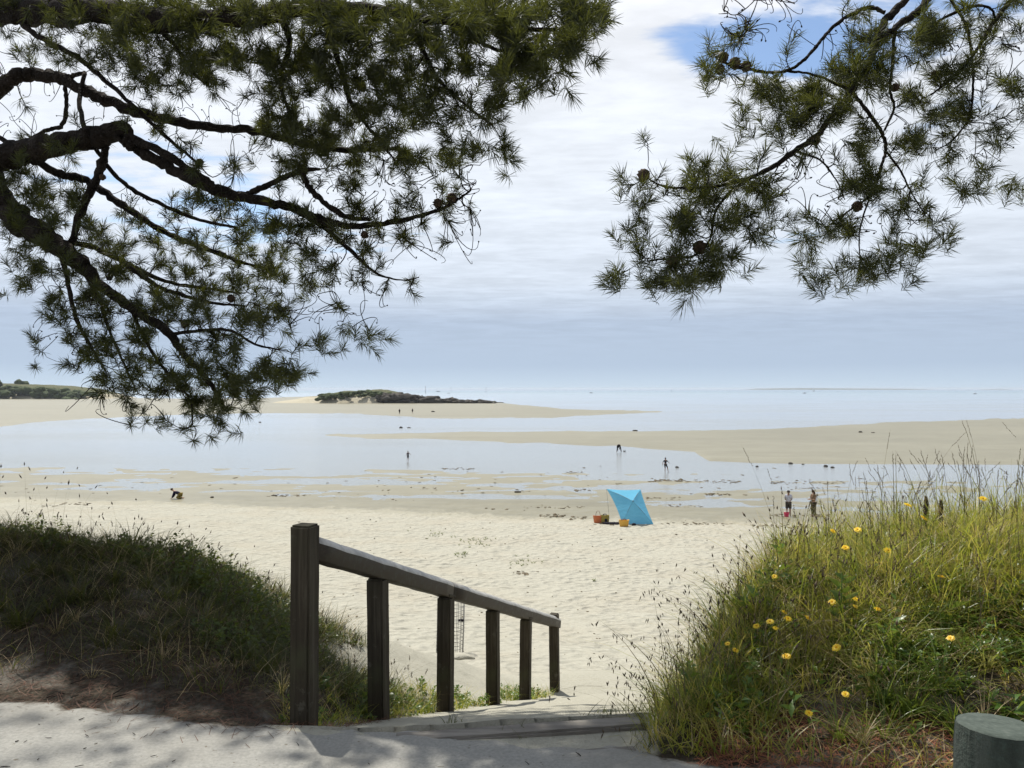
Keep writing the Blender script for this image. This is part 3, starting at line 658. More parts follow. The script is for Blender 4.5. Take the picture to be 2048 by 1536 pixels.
def grow_tree(name, label, limbs, trunk, maps, seed, depth_jit, per, nlen, nwid, cones, off_tufts, bare, twig_r, dens_k=.82, far=1.0):
    global rng
    rng = np.random.default_rng(seed)
    base = trunk[0][:3]
    r0 = root(name, (base[0], base[1], base[2]), label, 'tree')
    g = Geo(); tp = catmull([q[:3] for q in trunk], 8); tr = np.interp(np.linspace(0, 1, len(tp)), np.linspace(0, 1, len(trunk)), [q[3] for q in trunk])
    th = np.arange(len(tp)); g.tube(tp, tr * (1 + .05 * np.sin(th * 2.1)), 14); g.build('trunk', MAT['bark'], r0, smooth=True)
    nodes = []; nrad = []
    pxs = []
    for lb in limbs:
        pts = []; rad = []
        for q in lb:
            if len(q) == 4: pts.append(P(q[0], q[1], q[3] * far)); rad.append(q[2] / F * q[3] * far / 2 * (.86 if q[2] > 12 else 1))
            else: pts.append(np.array((q[0] * far, q[1] * far, EYE + (q[2] - EYE) * far))); rad.append(q[3] * far)   # (x, y, z, radius, 'w')
        pts = np.array(pts); c = catmull(pts, 7)
        rd = np.interp(np.linspace(0, len(pts) - 1, len(c)), np.arange(len(pts)), rad)
        k = np.arange(len(c)); wob = rng.normal(size=(len(c), 3)) * (rd * .16)[:, None]; wob[0] = 0
        c = c + wob; rd = rd * (1 + .09 * rng.normal(size=len(c)).clip(-1.5, 1.5))
        g = Geo(); g.tube(c, rd, 10 if rd.max() > .025 else 7); 
        g.build('branch', MAT['bark'], r0, smooth=True)
        nodes.append(c[1:]); nrad.append(rd[1:])
    N = np.concatenate(nodes); NR = np.concatenate(nrad)
    npx = CX + F * N[:, 0] / N[:, 1]; npy = HOR - F * (N[:, 2] - EYE) / N[:, 1]
    # tuft targets from the cover maps
    T = []
    for x0, y0, cell, rows_ in maps:
        for r_, row in enumerate(rows_):
            for c_, ch in enumerate(row):
                v = int(ch)
                if not v: continue
                cnt = dens_k * v ** 1.5
                cnt = int(cnt) + (rng.random() < cnt % 1)
                ncl = 1 + (v > 2) + (v > 6); cl = rng.random((ncl, 2))
                for _ in range(cnt):
                    a_ = (cl[rng.integers(ncl)] + rng.normal(0, .19, 2)) if rng.random() < .8 else rng.random(2)
                    qx = x0 + (c_ + a_[0]) * cell; qy = y0 + (r_ + a_[1]) * cell
                    i = np.argsort((npx - qx) ** 2 + (npy - qy) ** 2)[:4]; j = rng.choice(i)
                    T.append(P(qx, qy, max(2.2, N[j, 1] + rng.normal(0, depth_jit))))
    T = np.array(T); n_in = len(T)
    if len(off_tufts): T = np.vstack([T, off_tufts])
    # join every tuft to the nearest wood, nearest first
    dist = np.array([np.min(((N - t) ** 2).sum(1)) for t in T]); order = np.argsort(dist)
    tw = Geo(); cap = len(N) + len(T) * 8 + 4000
    A = np.zeros((cap, 3)); A[:len(N)] = N; AR = np.zeros(cap); AR[:len(N)] = NR; n_a = len(N)
    O = []; Dv = []
    def twig(t, add=True, curl=1.0):
        nonlocal n_a
        d2 = ((A[:n_a] - t) ** 2).sum(1) * (1 + .5 * rng.random(n_a))
        i = int(np.argmin(d2)); a = A[i]; L = np.linalg.norm(t - a)
        if L < .01: return None
        k = 7 if L > .12 else 5; s_ = np.linspace(0, 1, k)[:, None]
        perp = unit(np.cross(t - a, rng.normal(size=3))) * L * rng.uniform(.08, .28) * curl
        sag = np.array((0, 0, -1.)) * L * rng.uniform(.0, .28) * curl
        bow = np.sin(s_ * np.pi) * perp + np.sin(s_ * np.pi) * sag + np.sin(s_ * 2 * np.pi) * perp[[1, 2, 0]] * .5
        pts = a + (t - a) * s_ + bow + rng.normal(size=(k, 3)) * L * .018 * np.sin(s_ * np.pi)
        ra = min(AR[i] * .75, twig_r * (1 + 1.2 * min(L, 1.0))); rb = min(ra, twig_r * .8)
        tw.tube(pts, np.linspace(ra, rb, k), 4, False)
        if add:
            A[n_a:n_a + k - 1] = pts[1:]; AR[n_a:n_a + k - 1] = np.linspace(ra, rb, k)[1:]; n_a += k - 1
        return pts
    for o_ in order:
        pts = twig(T[o_])
        if pts is None: continue
        d = unit(pts[-1] - pts[-2]); d = unit(d + rng.normal(size=3) * .35 + np.array((0, 0, .25)))
        O.append(pts[-1] + d * .02); Dv.append(d)
    # bare curly twigs
    for x0, y0, x1, y1, cnt in bare:
        for _ in range(cnt):
            qx, qy = rng.uniform(x0, x1), rng.uniform(y0, y1)
            i = np.argsort((npx - qx) ** 2 + (npy - qy) ** 2)[:4]; j = rng.choice(i)
            t = P(qx, qy, N[j, 1] + rng.normal(0, depth_jit * .6)); i2 = np.argmin(((A[:n_a] - t) ** 2).sum(1)); a = A[i2]
            v = t - a; L = np.linalg.norm(v)
            if L > .36: t = a + v * .36 / L; L = .36
            if L < .05: continue
            # hook shape
            k = 9; s_ = np.linspace(0, 1, k); side = unit(np.cross(v, rng.normal(size=3))) * L * rng.uniform(.3, .8)
            pts = a + np.outer(np.sin(s_ * 2.0) / .91, t - a) + np.outer(1 - np.cos(s_ * 2.4), side) * .5
            tw.tube(pts, np.linspace(twig_r * .8, twig_r * .45, k), 4, False)
            if rng.random() < .5: tw.tube(np.array([pts[-1] + unit(pts[-1] - pts[-2]) * q for q in (0, .006, .014)]), [twig_r * .5, twig_r * 1.5, twig_r * .4], 5)
    q = tw.build('twigs', MAT['twig'], r0); q['kind'] = 'stuff'
    O = np.array(O); Dv = np.array(Dv)
    V, Tt, Q = needles(O, Dv, per, nlen, nwid)
    c = mk('crown', V, [Tt, Q], MAT['needle'], r0); c['kind'] = 'stuff'
    # cones
    for px, py, s_ in cones:
        i = int(np.argmin((npx - px) ** 2 + (npy - py) ** 2)); d = N[i, 1]
        p = P(px, py, d); dr = unit(np.array((rng.normal() * .4, rng.normal() * .4, -1.)))
        g = Geo(); L = s_ * .058 * far; k = 9
        a = unit(np.cross(dr, (.3, .9, .1))); b = np.cross(dr, a); Vv = []; Q_ = []
        for j in range(k):
            t = j / (k - 1); r_ = L * .46 * math.sin(math.pi * min(1, .12 + t * .88)) ** .7 * (1.12 if j % 2 else .9)
            for i_ in range(10):
                an = 2 * math.pi * (i_ + .5 * (j % 2)) / 10; rj = r_ * (1.12 if (i_ + j) % 2 else .9)
                Vv.append(p + dr * L * (t - .5) + (a * math.cos(an) + b * math.sin(an)) * rj)
        Q_ = [(j * 10 + i_, j * 10 + (i_ + 1) % 10, (j + 1) * 10 + (i_ + 1) % 10, (j + 1) * 10 + i_) for j in range(k - 1) for i_ in range(10)]
        g.add(Vv, None, Q_); g.tube([N[i], (N[i] + p) / 2 + (0, 0, .01), p - dr * L * .4], [.005, .004, .005], 5)
        g.build('pine_cone', MAT['cone'], r0)
    return r0, n_in

# left pine: limbs as (px, py, width px, distance m)
LL = [
  [(-4.95, 7.2, 5.6, .17, 'w'), (-120, 10, 74, 6.4), (60, 22, 62, 5.9), (170, 18, 56, 5.5), (280, 36, 54, 5.2), (400, 42, 48, 4.9), (520, 28, 42, 4.7), (640, 16, 36, 4.5), (760, 22, 26, 4.3), (880, 42, 18, 4.1), (1000, 56, 12, 3.9), (1110, 60, 7, 3.8)],
  [(-120, 20, 30, 6.4), (0, 34, 26, 6.0), (40, 36, 24, 5.9), (90, 18, 26, 5.8), (130, -20, 24, 5.6)],
  [(-5.05, 7.0, 4.0, .07, 'w'), (-60, 240, 32, 6.3), (0, 178, 30, 6.1), (32, 154, 32, 6.0), (70, 149, 30, 6.0), (120, 156, 28, 5.9), (180, 186, 25, 5.8), (260, 220, 24, 5.7), (340, 241, 22, 5.6), (430, 255, 20, 5.5), (520, 264, 17, 5.4), (600, 286, 15, 5.3), (690, 300, 11, 5.2), (800, 296, 7, 5.1)],
  [(-5.1, 6.6, 3.0, .12, 'w'), (-80, 335, 66, 5.7), (0, 315, 62, 5.6), (70, 299, 54, 5.5), (150, 284, 48, 5.4), (205, 270, 46, 5.35), (245, 258, 44, 5.3)],
  [(240, 266, 34, 5.3), (262, 286, 32, 5.3), (300, 312, 27, 5.3), (350, 341, 25, 5.25), (420, 374, 27, 5.2), (480, 394, 26, 5.2), (560, 409, 20, 5.1), (600, 421, 18, 5.1), (640, 437, 18, 5.0), (690, 451, 15, 5.0), (745, 450, 12, 4.9), (800, 441, 10, 4.9), (860, 426, 8, 4.8), (905, 406, 6, 4.8), (942, 380, 4, 4.8)],
  [(255, 272, 20, 5.3), (330, 308, 18, 5.2), (380, 340, 17, 5.2), (425, 368, 16, 5.2)],
  [(495, 388, 14, 5.2), (530, 372, 14, 5.15), (575, 352, 13, 5.1), (612, 340, 10, 5.1), (640, 338, 5, 5.1)],
  [(605, 345, 11, 5.1), (618, 375, 12, 5.1), (645, 402, 13, 5.05), (690, 432, 11, 5.0), (740, 440, 8, 4.95)],
  [(575, 412, 11, 5.1), (640, 450, 11, 5.1), (700, 500, 8, 5.0), (750, 545, 5, 5.0), (800, 560, 3, 5.0), (838, 555, 2, 5.0)],
  [(-5.15, 6.3, 2.2, .12, 'w'), (-50, 350, 52, 5.9), (0, 392, 54, 5.7), (22, 430, 54, 5.6), (70, 462, 50, 5.5), (110, 488, 46, 5.4), (150, 522, 36, 5.35), (200, 570, 27, 5.3), (270, 620, 22, 5.2), (330, 661, 20, 5.1), (370, 712, 16, 5.05), (400, 742, 13, 5.0), (425, 775, 9, 5.0), (450, 815, 5, 5.0)],
  [(60, 318, 18, 5.5), (120, 348, 18, 5.7), (172, 361, 18, 5.8), (230, 400, 17, 5.8), (290, 440, 15, 5.8), (350, 474, 13, 5.8), (420, 500, 11, 5.7), (480, 524, 7, 5.7), (540, 540, 4, 5.7)],
  [(214, 292, 16, 5.4), (200, 340, 19, 5.4), (181, 382, 19, 5.4), (160, 432, 17, 5.45), (142, 488, 15, 5.45)],
  [(192, 298, 9, 5.5), (230, 350, 9, 5.6), (280, 388, 9, 5.6), (340, 416, 8, 5.6), (400, 440, 7, 5.6), (475, 455, 5, 5.5)],
  [(38, 42, 11, 5.9), (80, 75, 11, 5.8), (150, 112, 10, 5.7), (200, 152, 9, 5.6), (260, 205, 9, 5.5), (330, 272, 8, 5.5), (400, 330, 5, 5.5)],
  [(128, 158, 8, 5.9), (133, 205, 8, 5.9), (124, 250, 9, 5.9), (90, 262, 8, 5.9), (50, 285, 8, 5.8), (20, 290, 9, 5.8), (-40, 240, 12, 5.9)],
  [(170, 145, 8, 5.8), (159, 195, 9, 5.7), (165, 245, 9, 5.5), (180, 275, 10, 5.4)],
  [(130, 155, 11, 5.9), (150, 150, 9, 5.85), (170, 145, 7, 5.8)],
  [(218, 560, 10, 5.3), (228, 540, 11, 5.35), (250, 530, 11, 5.4), (275, 545, 10, 5.4), (320, 575, 9, 5.4), (370, 592, 8, 5.4), (420, 605, 7, 5.3), (490, 612, 4, 5.3)],
  [(115, 485, 12, 5.4), (180, 492, 11, 5.6), (260, 530, 10, 5.7), (330, 562, 8, 5.7), (400, 575, 6, 5.7), (470, 585, 4, 5.7)],
  [(120, 500, 10, 5.4), (135, 560, 9, 5.3), (150, 630, 8, 5.2), (180, 690, 6, 5.1), (210, 740, 4, 5.1)],
  [(150, 520, 9, 5.4), (195, 590, 8, 5.3), (215, 650, 7, 5.3), (240, 710, 5, 5.2), (270, 775, 3, 5.2)],
  [(345, 668, 8, 5.1), (400, 661, 7, 5.0), (460, 661, 6, 4.9), (510, 688, 5, 4.9), (560, 700, 3, 4.9)],
  [(260, 615, 8, 5.2), (290, 680, 7, 5.2), (330, 740, 6, 5.1), (380, 800, 4, 5.0), (385, 850, 3, 5.0)],
  [(640, 16, 20, 4.5), (660, 70, 15, 4.6), (680, 130, 12, 4.7), (700, 200, 9, 4.8), (740, 260, 6, 4.9), (790, 320, 4, 4.9)],
  [(780, 24, 14, 4.3), (840, 90, 10, 4.3), (870, 150, 8, 4.3), (920, 200, 6, 4.3), (985, 252, 4, 4.2)],
  [(560, 24, 16, 4.7), (580, 90, 12, 4.9), (560, 160, 9, 5.0), (580, 230, 6, 5.1)],
  [(300, 38, 14, 5.2), (350, 90, 10, 5.3), (380, 140, 7, 5.4), (420, 175, 4, 5.4)],
  [(900, 45, 10, 4.1), (970, 90, 8, 4.0), (1030, 110, 6, 3.95), (1090, 130, 4, 3.9)],
  # limbs above the frame that shade the path
  [(-4.8, 7.3, 7.2, .14, 'w'), (-2.6, 6.6, 6.6, .10, 'w'), (-1.0, 6.0, 6.3, .07, 'w'), (.6, 5.6, 6.0, .045, 'w'), (1.9, 5.3, 5.5, .02, 'w')],
  [(-4.8, 7.2, 8.2, .12, 'w'), (-3.2, 5.4, 8.0, .09, 'w'), (-2.0, 3.8, 7.4, .06, 'w'), (-.8, 2.4, 6.8, .03, 'w')],
  [(-4.85, 7.25, 6.3, .12, 'w'), (-3.8, 7.75, 6.5, .10, 'w'), (-2.6, 8.0, 6.2, .075, 'w'), (-1.5, 7.4, 5.85, .05, 'w'), (-.4, 6.55, 5.4, .02, 'w')],
  [(-5.0, 7.3, 6.5, .12, 'w'), (-4.2, 5.6, 6.0, .08, 'w'), (-3.4, 4.2, 5.6, .05, 'w'), (-2.9, 3.0, 5.2, .02, 'w')],
]
LMAP = [(0, 0, 64, [
 "5689999999999999998",
 "4458999989988979993",
 "1013677289888737730",
 "1012421088886755000",
 "3311221048888463000",
 "6520002343433321000",
 "7862146322344320000",
 "4567434787443100000",
 "4646456785332000000",
 "1566766752200000000",
 "0246644442330000000",
 "0156666884000000000",
 "0003358600000000000",
 "0000014100000000000"])]
# cover above and beside the frame, spread along the upper limbs
rng = np.random.default_rng(5)
off = []
for c, s_, n_ in (((-3.4, 6.9, 6.6), (.7, .4, .3), 36), ((-1.6, 6.2, 6.3), (.8, .4, .3), 45), ((.2, 5.7, 5.9), (.6, .4, .3), 45), ((-4.4, 7.9, 6.8), (.9, .45, .3), 110), ((-3.2, 8.2, 6.6), (.7, .4, .3), 130), ((-2.2, 8.0, 6.3), (.6, .4, .25), 90),
                  ((-3.6, 6.3, 9.0), (1.0, .8, .4), 60), ((-2.2, 4.4, 8.6), (.9, .9, .35), 60), ((-5.6, 8.3, 10.2), (1.4, 1.4, .7), 130), ((-.7, 6.6, 6.2), (.42, .4, .2), 200), ((-.45, 7.2, 6.3), (.4, .3, .2), 130), ((-1.9, 6.1, 5.9), (.5, .35, .2), 40)):
    off.append(np.array(c) + rng.normal(size=(n_, 3)) * np.array(s_) * .8)
off = np.concatenate(off)
gz = float(ground(-6.6, 9.0))
grow_tree('pine_tree', 'large dark pine leaning in from the left, its long branches filling the upper left', LL,
          [(-6.7, 9.0, gz - .3, .36), (-6.4, 8.6, 1.2, .31), (-6.2, 8.4, 3.6, .27), (-6.0, 8.75, 6.5, .21), (-5.7, 8.75, 9.8, .13), (-5.5, 8.6, 11.4, .05)],
          LMAP, 21, .30, 58, .092, .0041, [(876, 408, 1.1), (903, 398, 1.2), (730, 470, .9), (462, 598, 1), (400, 325, .9), (205, 355, .8), (370, 648, 1), (660, 455, .9), (725, 175, 1)],
          off, [(600, 330, 960, 520, 110), (520, 440, 760, 640, 70), (60, 380, 520, 700, 90), (0, 60, 330, 260, 50), (120, 640, 420, 840, 40), (300, 210, 560, 330, 35), (560, 80, 1000, 260, 30)] * 2, .0046, 1.25, 1.22)
# right pine
RL = [
  [(3.9, 4.4, 5.2, .05, 'w'), (1990, -190, 26, 4.5), (1880, -80, 20, 4.3), (1812, 0, 17, 4.2), (1770, 42, 18, 4.15), (1750, 92, 17, 4.1), (1732, 142, 15, 4.1), (1711, 172, 15, 4.05), (1690, 200, 14, 4.0), (1660, 236, 13, 4.0), (1630, 275, 12, 3.95), (1590, 301, 11, 3.9), (1550, 331, 10, 3.9), (1505, 354, 8, 3.85), (1460, 385, 6, 3.8), (1430, 425, 5, 3.8), (1420, 478, 5, 3.8), (1388, 511, 5, 3.75), (1340, 517, 4, 3.75), (1295, 522, 3, 3.7)],
  [(1960, -160, 22, 4.5), (1900, -60, 18, 4.4), (1858, -5, 17, 4.3), (1838, 22, 16, 4.25), (1795, 52, 14, 4.2), (1758, 80, 12, 4.12)],
  [(1770, 25, 8, 4.15), (1740, 14, 8, 4.2), (1700, 30, 8, 4.2), (1662, 58, 7, 4.2), (1640, 84, 7, 4.15), (1610, 118, 7, 4.1), (1580, 139, 6, 4.1), (1545, 145, 6, 4.05), (1500, 139, 6, 4.0), (1460, 130, 5, 3.95), (1428, 112, 4, 3.9)],
  [(1700, 180, 6, 4.05), (1630, 150, 5, 4.05), (1575, 142, 5, 4.1)],
  [(1705, 184, 7, 4.05), (1740, 230, 8, 4.1), (1765, 268, 7, 4.1), (1771, 300, 7, 4.1), (1760, 340, 6, 4.05), (1740, 390, 5, 4.0), (1700, 420, 4, 4.0), (1652, 455, 3, 4.0)],
  [(1790, 52, 7, 4.2), (1785, 130, 6, 4.2), (1780, 180, 6, 4.2), (1788, 215, 5, 4.2), (1770, 260, 5, 4.15)],
  [(2110, -110, 12, 4.6), (2022, 0, 9, 4.5), (1990, 42, 8, 4.45), (1960, 90, 7, 4.4), (1930, 130, 6, 4.35), (1900, 160, 5, 4.3), (1862, 190, 4, 4.3)],
  [(1880, -50, 8, 4.5), (1905, 5, 6, 4.5), (1932, 50, 6, 4.45), (1943, 110, 5, 4.4), (1946, 180, 5, 4.3), (1938, 235, 4, 4.3), (1905, 280, 3, 4.3), (1870, 302, 2, 4.3)],
  [(1840, 62, 6, 4.3), (1900, 30, 6, 4.4), (1950, 12, 6, 4.4), (1982, 18, 5, 4.4), (1992, 42, 5, 4.45)],
  [(1505, 352, 6, 3.85), (1440, 372, 6, 3.8), (1360, 376, 5, 3.75), (1320, 370, 4, 3.75), (1285, 350, 3, 3.7)],
  [(1590, 302, 5, 3.9), (1640, 320, 4, 3.95), (1672, 360, 3, 3.95), (1690, 400, 2, 3.95)],
  [(1770, 300, 5, 4.1), (1800, 340, 4, 4.1), (1820, 380, 3, 4.1), (1850, 430, 2, 4.0)],
  [(1740, 392, 4, 4.0), (1720, 460, 3, 3.95), (1720, 530, 2, 3.9)],
  [(2150, 120, 8, 4.3), (2090, 180, 5, 4.2), (2050, 190, 3, 4.1)],
  [(1775, -60, 5, 3.9), (1640, -70, 4, 3.8), (1540, -30, 3, 3.7), (1500, 10, 2, 3.7), (1470, 30, 2, 3.7), (1448, 20, 2, 3.7)],
]
RMAP = [(1216, 0, 64, [
 "0000000133444",
 "0003311477543",
 "0004646872663",
 "0000277725742",
 "0101331356423",
 "2365521553343",
 "0378532134200",
 "3346323544200",
 "4676104542000",
 "0010000000000"]), (2030, 150, 40, ["35", "24"])]
rng = np.random.default_rng(6); off = []
for c, s_, n_ in (((3.6, 4.2, 4.6), (.6, .5, .3), 90), ((4.4, 4.0, 5.6), (.8, .7, .5), 120), ((3.3, 3.6, 5.0), (.5, .5, .3), 50)):
    off.append(np.array(c) + rng.normal(size=(n_, 3)) * np.array(s_) * .8)
gz = float(ground(5.3, 4.6))
grow_tree('pine_tree', 'pine branches with cones hanging into the upper right of the sky', RL,
          [(5.3, 4.6, gz - .3, .26), (5.2, 4.5, 1.5, .21), (4.9, 4.5, 3.6, .17), (4.5, 4.4, 5.4, .12), (4.1, 4.3, 6.6, .05)],
          RMAP, 33, .14, 60, .076, .0029, [(1446, 116, 1), (1470, 128, 1.1), (1492, 134, 1), (1630, 281, 1), (1790, 176, .8), (1287, 352, 1.1), (1714, 414, 1), (1345, 524, 1), (1400, 496, 1.2), (1440, 140, .9), (1870, 150, .8)],
          np.concatenate(off), [(1560, 280, 1700, 420, 30), (1700, 360, 1860, 470, 30), (1790, 230, 2020, 330, 35), (1640, 60, 1760, 160, 25), (1440, -10, 1600, 60, 26), (1850, 20, 2048, 130, 40), (1540, 120, 1640, 260, 12)] * 2, .0034, 1.0)

# unseen pines added behind the viewer, their crowns blocking sky light to darken the foreground
rng = np.random.default_rng(77)
def shade_pine(x, y, H, label, spots):
    gz = float(ground(np.clip(x, -11, 11), max(y, -3.9))); r0 = root('pine_tree', (x, y, gz), label, 'tree')
    tp = catmull([(x, y, gz - .3), (x + .1, y + .1, H * .35), (x - .1, y, H * .7), (x + .1, y + .2, H)], 8); g = Geo(); g.tube(tp, np.linspace(.26, .06, len(tp)), 12); g.build('trunk', MAT['bark'], r0, smooth=True)
    O = []
    for (cx_, cy_, cz_, rx, ry, rz, n_) in spots:
        c = np.array((cx_, cy_, cz_)); j = int(len(tp) * min(.95, cz_ / H * .92)); g = Geo(); g.tube(catmull([tp[j], (tp[j] + c) / 2 + (0, 0, .25), c], 5), np.linspace(.07, .02, 11), 7); g.build('branch', MAT['bark'], r0, smooth=True)
        q = rng.normal(size=(n_, 3)); q = q / np.linalg.norm(q, axis=1)[:, None] * rng.random(n_)[:, None] ** .45; O.append(c + q * (rx, ry, rz))
    O = np.concatenate(O); D = unit(rng.normal(size=O.shape) + (0, 0, .3)); V, T, Q = needles(O, D, 34, .16, .0085); c = mk('crown', V, [T, Q], MAT['needle'], r0); c['kind'] = 'stuff'
shade_pine(-3.2, -2.6, 9.5, 'unseen pine added for shade behind the path to the left of the viewer', [(-3.6, -.2, 6.4, 1.7, 1.5, .7, 420), (-1.2, -.6, 7.0, 1.6, 1.5, .7, 420), (-3.5, -3.2, 6.0, 2.2, 1.5, 1.6, 420), (-5.4, -1.0, 5.4, 1.4, 1.6, 1.2, 320), (-2.4, 1.5, 7.4, 1.3, 1.1, .5, 240)])
shade_pine(2.6, -3.0, 9.0, 'unseen pine added for shade behind the path to the right of the viewer', [(1.0, .0, 6.8, 1.6, 1.4, .7, 420), (3.2, -.4, 6.2, 1.7, 1.5, .8, 420), (2.8, -3.6, 5.6, 2.3, 1.5, 1.8, 420), (5.4, -1.2, 5.2, 1.6, 1.6, 1.4, 380), (.6, 1.9, 7.2, 1.2, 1.0, .5, 220)])
shade_pine(-.4, -6.5, 8.5, 'unseen pine added for shade furthest back behind the path', [(-1.6, -6.0, 4.2, 2.4, 1.4, 1.8, 420), (1.8, -6.2, 4.0, 2.4, 1.4, 1.8, 420), (.0, -6.0, 6.8, 2.2, 1.6, 1.2, 380)])

# ---------------------------------------------------------------- grass and weeds
def blades(B, h, w, lean_dir, lean, droop, segs=4):
    """B base points, arching tapered strips; returns V, tris, quads"""
    n = len(B); t = np.linspace(0, 1, segs + 1)[None, :, None]
    ld = np.stack([np.cos(lean_dir), np.sin(lean_dir), np.zeros(n)], -1)[:, None]
    hh = h[:, None, None]; le = lean[:, None, None]; dr = droop[:, None, None]
    c = B[:, None] + ld * hh * (le * t + dr * t ** 2.4) + np.array((0, 0, 1.)) * hh * (t - .42 * dr * t ** 2.6 - .12 * le * t)
    sd = np.stack([-np.sin(lean_dir + rng.normal(0, .6, n)), np.cos(lean_dir + rng.normal(0, .6, n)), np.zeros(n)], -1)[:, None]
    ww = w[:, None, None] * (1 - t ** 1.6 * .92) / 2
    V = np.stack([c - sd * ww, c + sd * ww], 2).reshape(n, -1, 3)
    k = 2 * (segs + 1); i = np.arange(n)[:, None, None] * k; j = (np.arange(segs) * 2)[None, :, None]
    Q = (i + j + np.array([0, 1, 3, 2])[None, None]).reshape(-1, 4)
    return V.reshape(-1, 3), Q, c
def spikelets(C, Dr, L, r):
    """small pointed seed heads"""
    n = len(C); a = unit(np.cross(Dr, rng.normal(size=(n, 3)))); b = np.cross(Dr, a); V = [C - Dr * (L / 2)[:, None]]
    for q in range(4):
        an = q * np.pi / 2; V.append(C + (a * np.cos(an) + b * np.sin(an)) * r[:, None] - Dr * (L * .08)[:, None])
    V.append(C + Dr * (L / 2)[:, None]); V = np.stack(V, 1)
    f = np.array([(0, 2, 1), (0, 3, 2), (0, 4, 3), (0, 1, 4), (5, 1, 2), (5, 2, 3), (5, 3, 4), (5, 4, 1)])
    return V.reshape(-1, 3), (np.arange(n)[:, None, None] * 6 + f[None]).reshape(-1, 3)
def uv_of(x, y):
    dx, dy = x - P1[0], y - P1[1]; return dx * TD[0] + dy * TD[1], dx * ND[0] + dy * ND[1]
def scatter(n, x0, x1, y0, y1, keep):
    x = rng.uniform(x0, x1, n); y = rng.uniform(y0, y1, n); u, v = uv_of(x, y); s_ = y - path_edge(x)
    k = keep(x, y, u, v, s_); x, y = x[k], y[k]
    return np.stack([x, y, near_h(x, y) - .01], -1)
def grass(name, B, h, w, lean, droop, mat_, label, dirs=None, segs=4, cat='grass'):
    n = len(B); V, Q, c = blades(B, h, w, rng.uniform(0, 2 * np.pi, n) if dirs is None else dirs, lean, droop, segs)
    o = mk(name, V, [Q], mat_); return tag(o, label, cat, kind='stuff'), c
rng = np.random.default_rng(71)
# right bank
def right_keep(x, y, u, v, s_):
    d = fbm(x * 1.4, y * 1.4, 3, 91); return (v > 1.62 + .14 * rng.random(len(x))) & (s_ > .04 + .15 * d) & (rng.random(len(x)) < .75 + 2.0 * d)
B = scatter(52000, .55, 6.2, 3.1, 6.9, right_keep); n = len(B)
tall = sstep(.5, 1.7, B[:, 1] - path_edge(B[:, 0])); lux = np.clip(.95 + 2.6 * fbm(B[:, 0] * 1.7, B[:, 1] * 1.7, 3, 93), .25, 1.9)
h = (.12 + .17 * tall) * lux * rng.uniform(.55, 1.35, n)
grass('dune_grass', B, h, rng.uniform(.003, .0085, n), rng.uniform(.05, .75, n), rng.uniform(.1, 1.1, n), MAT['grass'], 'lush green and yellow grass covering the right hand dune')
k = rng.random(n) < .30 + 1.0 * fbm(B[:, 0] * 2.2, B[:, 1] * 2.2, 3, 95); n2 = k.sum()
grass('dry_grass', B[k] + rng.normal(size=(n2, 3)) * (.03, .03, 0), h[k] * rng.uniform(.7, 1.3, n2), rng.uniform(.0025, .005, n2), rng.uniform(.2, 1.2, n2), rng.uniform(.2, 1.1, n2), MAT['straw'], 'tangled straw coloured dead grass through the right hand dune')
# taller blades along the crest and stair side
def crest_keep(x, y, u, v, s_): return (v > 1.64) & ((s_ > 1.15) | (v < 2.2)) & (s_ > .3)
B = scatter(12000, .5, 6.0, 3.3, 6.6, crest_keep); n = len(B)
h = rng.uniform(.22, .52, n) * (.55 + .6 * sstep(1.9, 3.2, uv_of(B[:, 0], B[:, 1])[1]))
grass('tall_grass', B, h, rng.uniform(.003, .0065, n), rng.uniform(.0, .45, n), rng.uniform(.0, .6, n), MAT['grass'], 'taller grass blades along the crest of the right hand dune')
# stalks with seed heads
def stalks(name, B, h, label, mat_heads, mode, w=.0026, lean=(.0, .35), dirs=None, gname='dry_stalks'):
    n = len(B); ld = rng.uniform(0, 2 * np.pi, n) if dirs is None else dirs
    V, Q, c = blades(B, h, np.full(n, w), ld, rng.uniform(*lean, n), rng.uniform(.0, .25, n) if mode != 'brome' else rng.uniform(.3, .9, n), 6)
    V2, Q2, _ = blades(B, h, np.full(n, w), ld + 1.3, np.zeros(n), np.zeros(n), 6)
    g = Geo(); g.add(V, None, Q)
    o = g.build(gname, MAT['stalk']); tag(o, label, 'stalks', kind='stuff')
    tip = c[:, -1]; d = unit(c[:, -1] - c[:, -2]); hs = Geo()
    if mode == 'plantain':
        Vh, Th = spikelets(tip, d, rng.uniform(.02, .046, n), rng.uniform(.004, .0066, n)); hs.add(Vh, Th)
    elif mode == 'ear':
        for j in range(9):
            q = j / 9; cc = tip - d * ((.02 + .085 * q) * (h / .6))[:, None] + unit(rng.normal(size=(n, 3))) * .0035
            Vh, Th = spikelets(cc, unit(d + rng.normal(size=(n, 3)) * .25), np.full(n, .017), np.full(n, .0024)); hs.add(Vh, Th)
    else:
        for j in range(4):
            i0 = c[:, -1 - (j % 2)]; cc = i0 + np.stack([rng.normal(0, .014, n), rng.normal(0, .014, n), -rng.uniform(.012, .035, n)], -1)
            Vh, Th = spikelets(cc, unit(np.array((0, 0, -1.)) + rng.normal(size=(n, 3)) * .35), rng.uniform(.022, .036, n), np.full(n, .0036)); hs.add(Vh, Th)
    return tag(hs.build('seed_heads', mat_heads), label.replace('stalks', 'seed heads'), 'seed heads', kind='stuff')
B = scatter(1500, .7, 6.0, 3.9, 6.4, lambda x, y, u, v, s_: (v > 1.95) & (s_ > .8) & (rng.random(len(x)) < .55)); n = len(B)
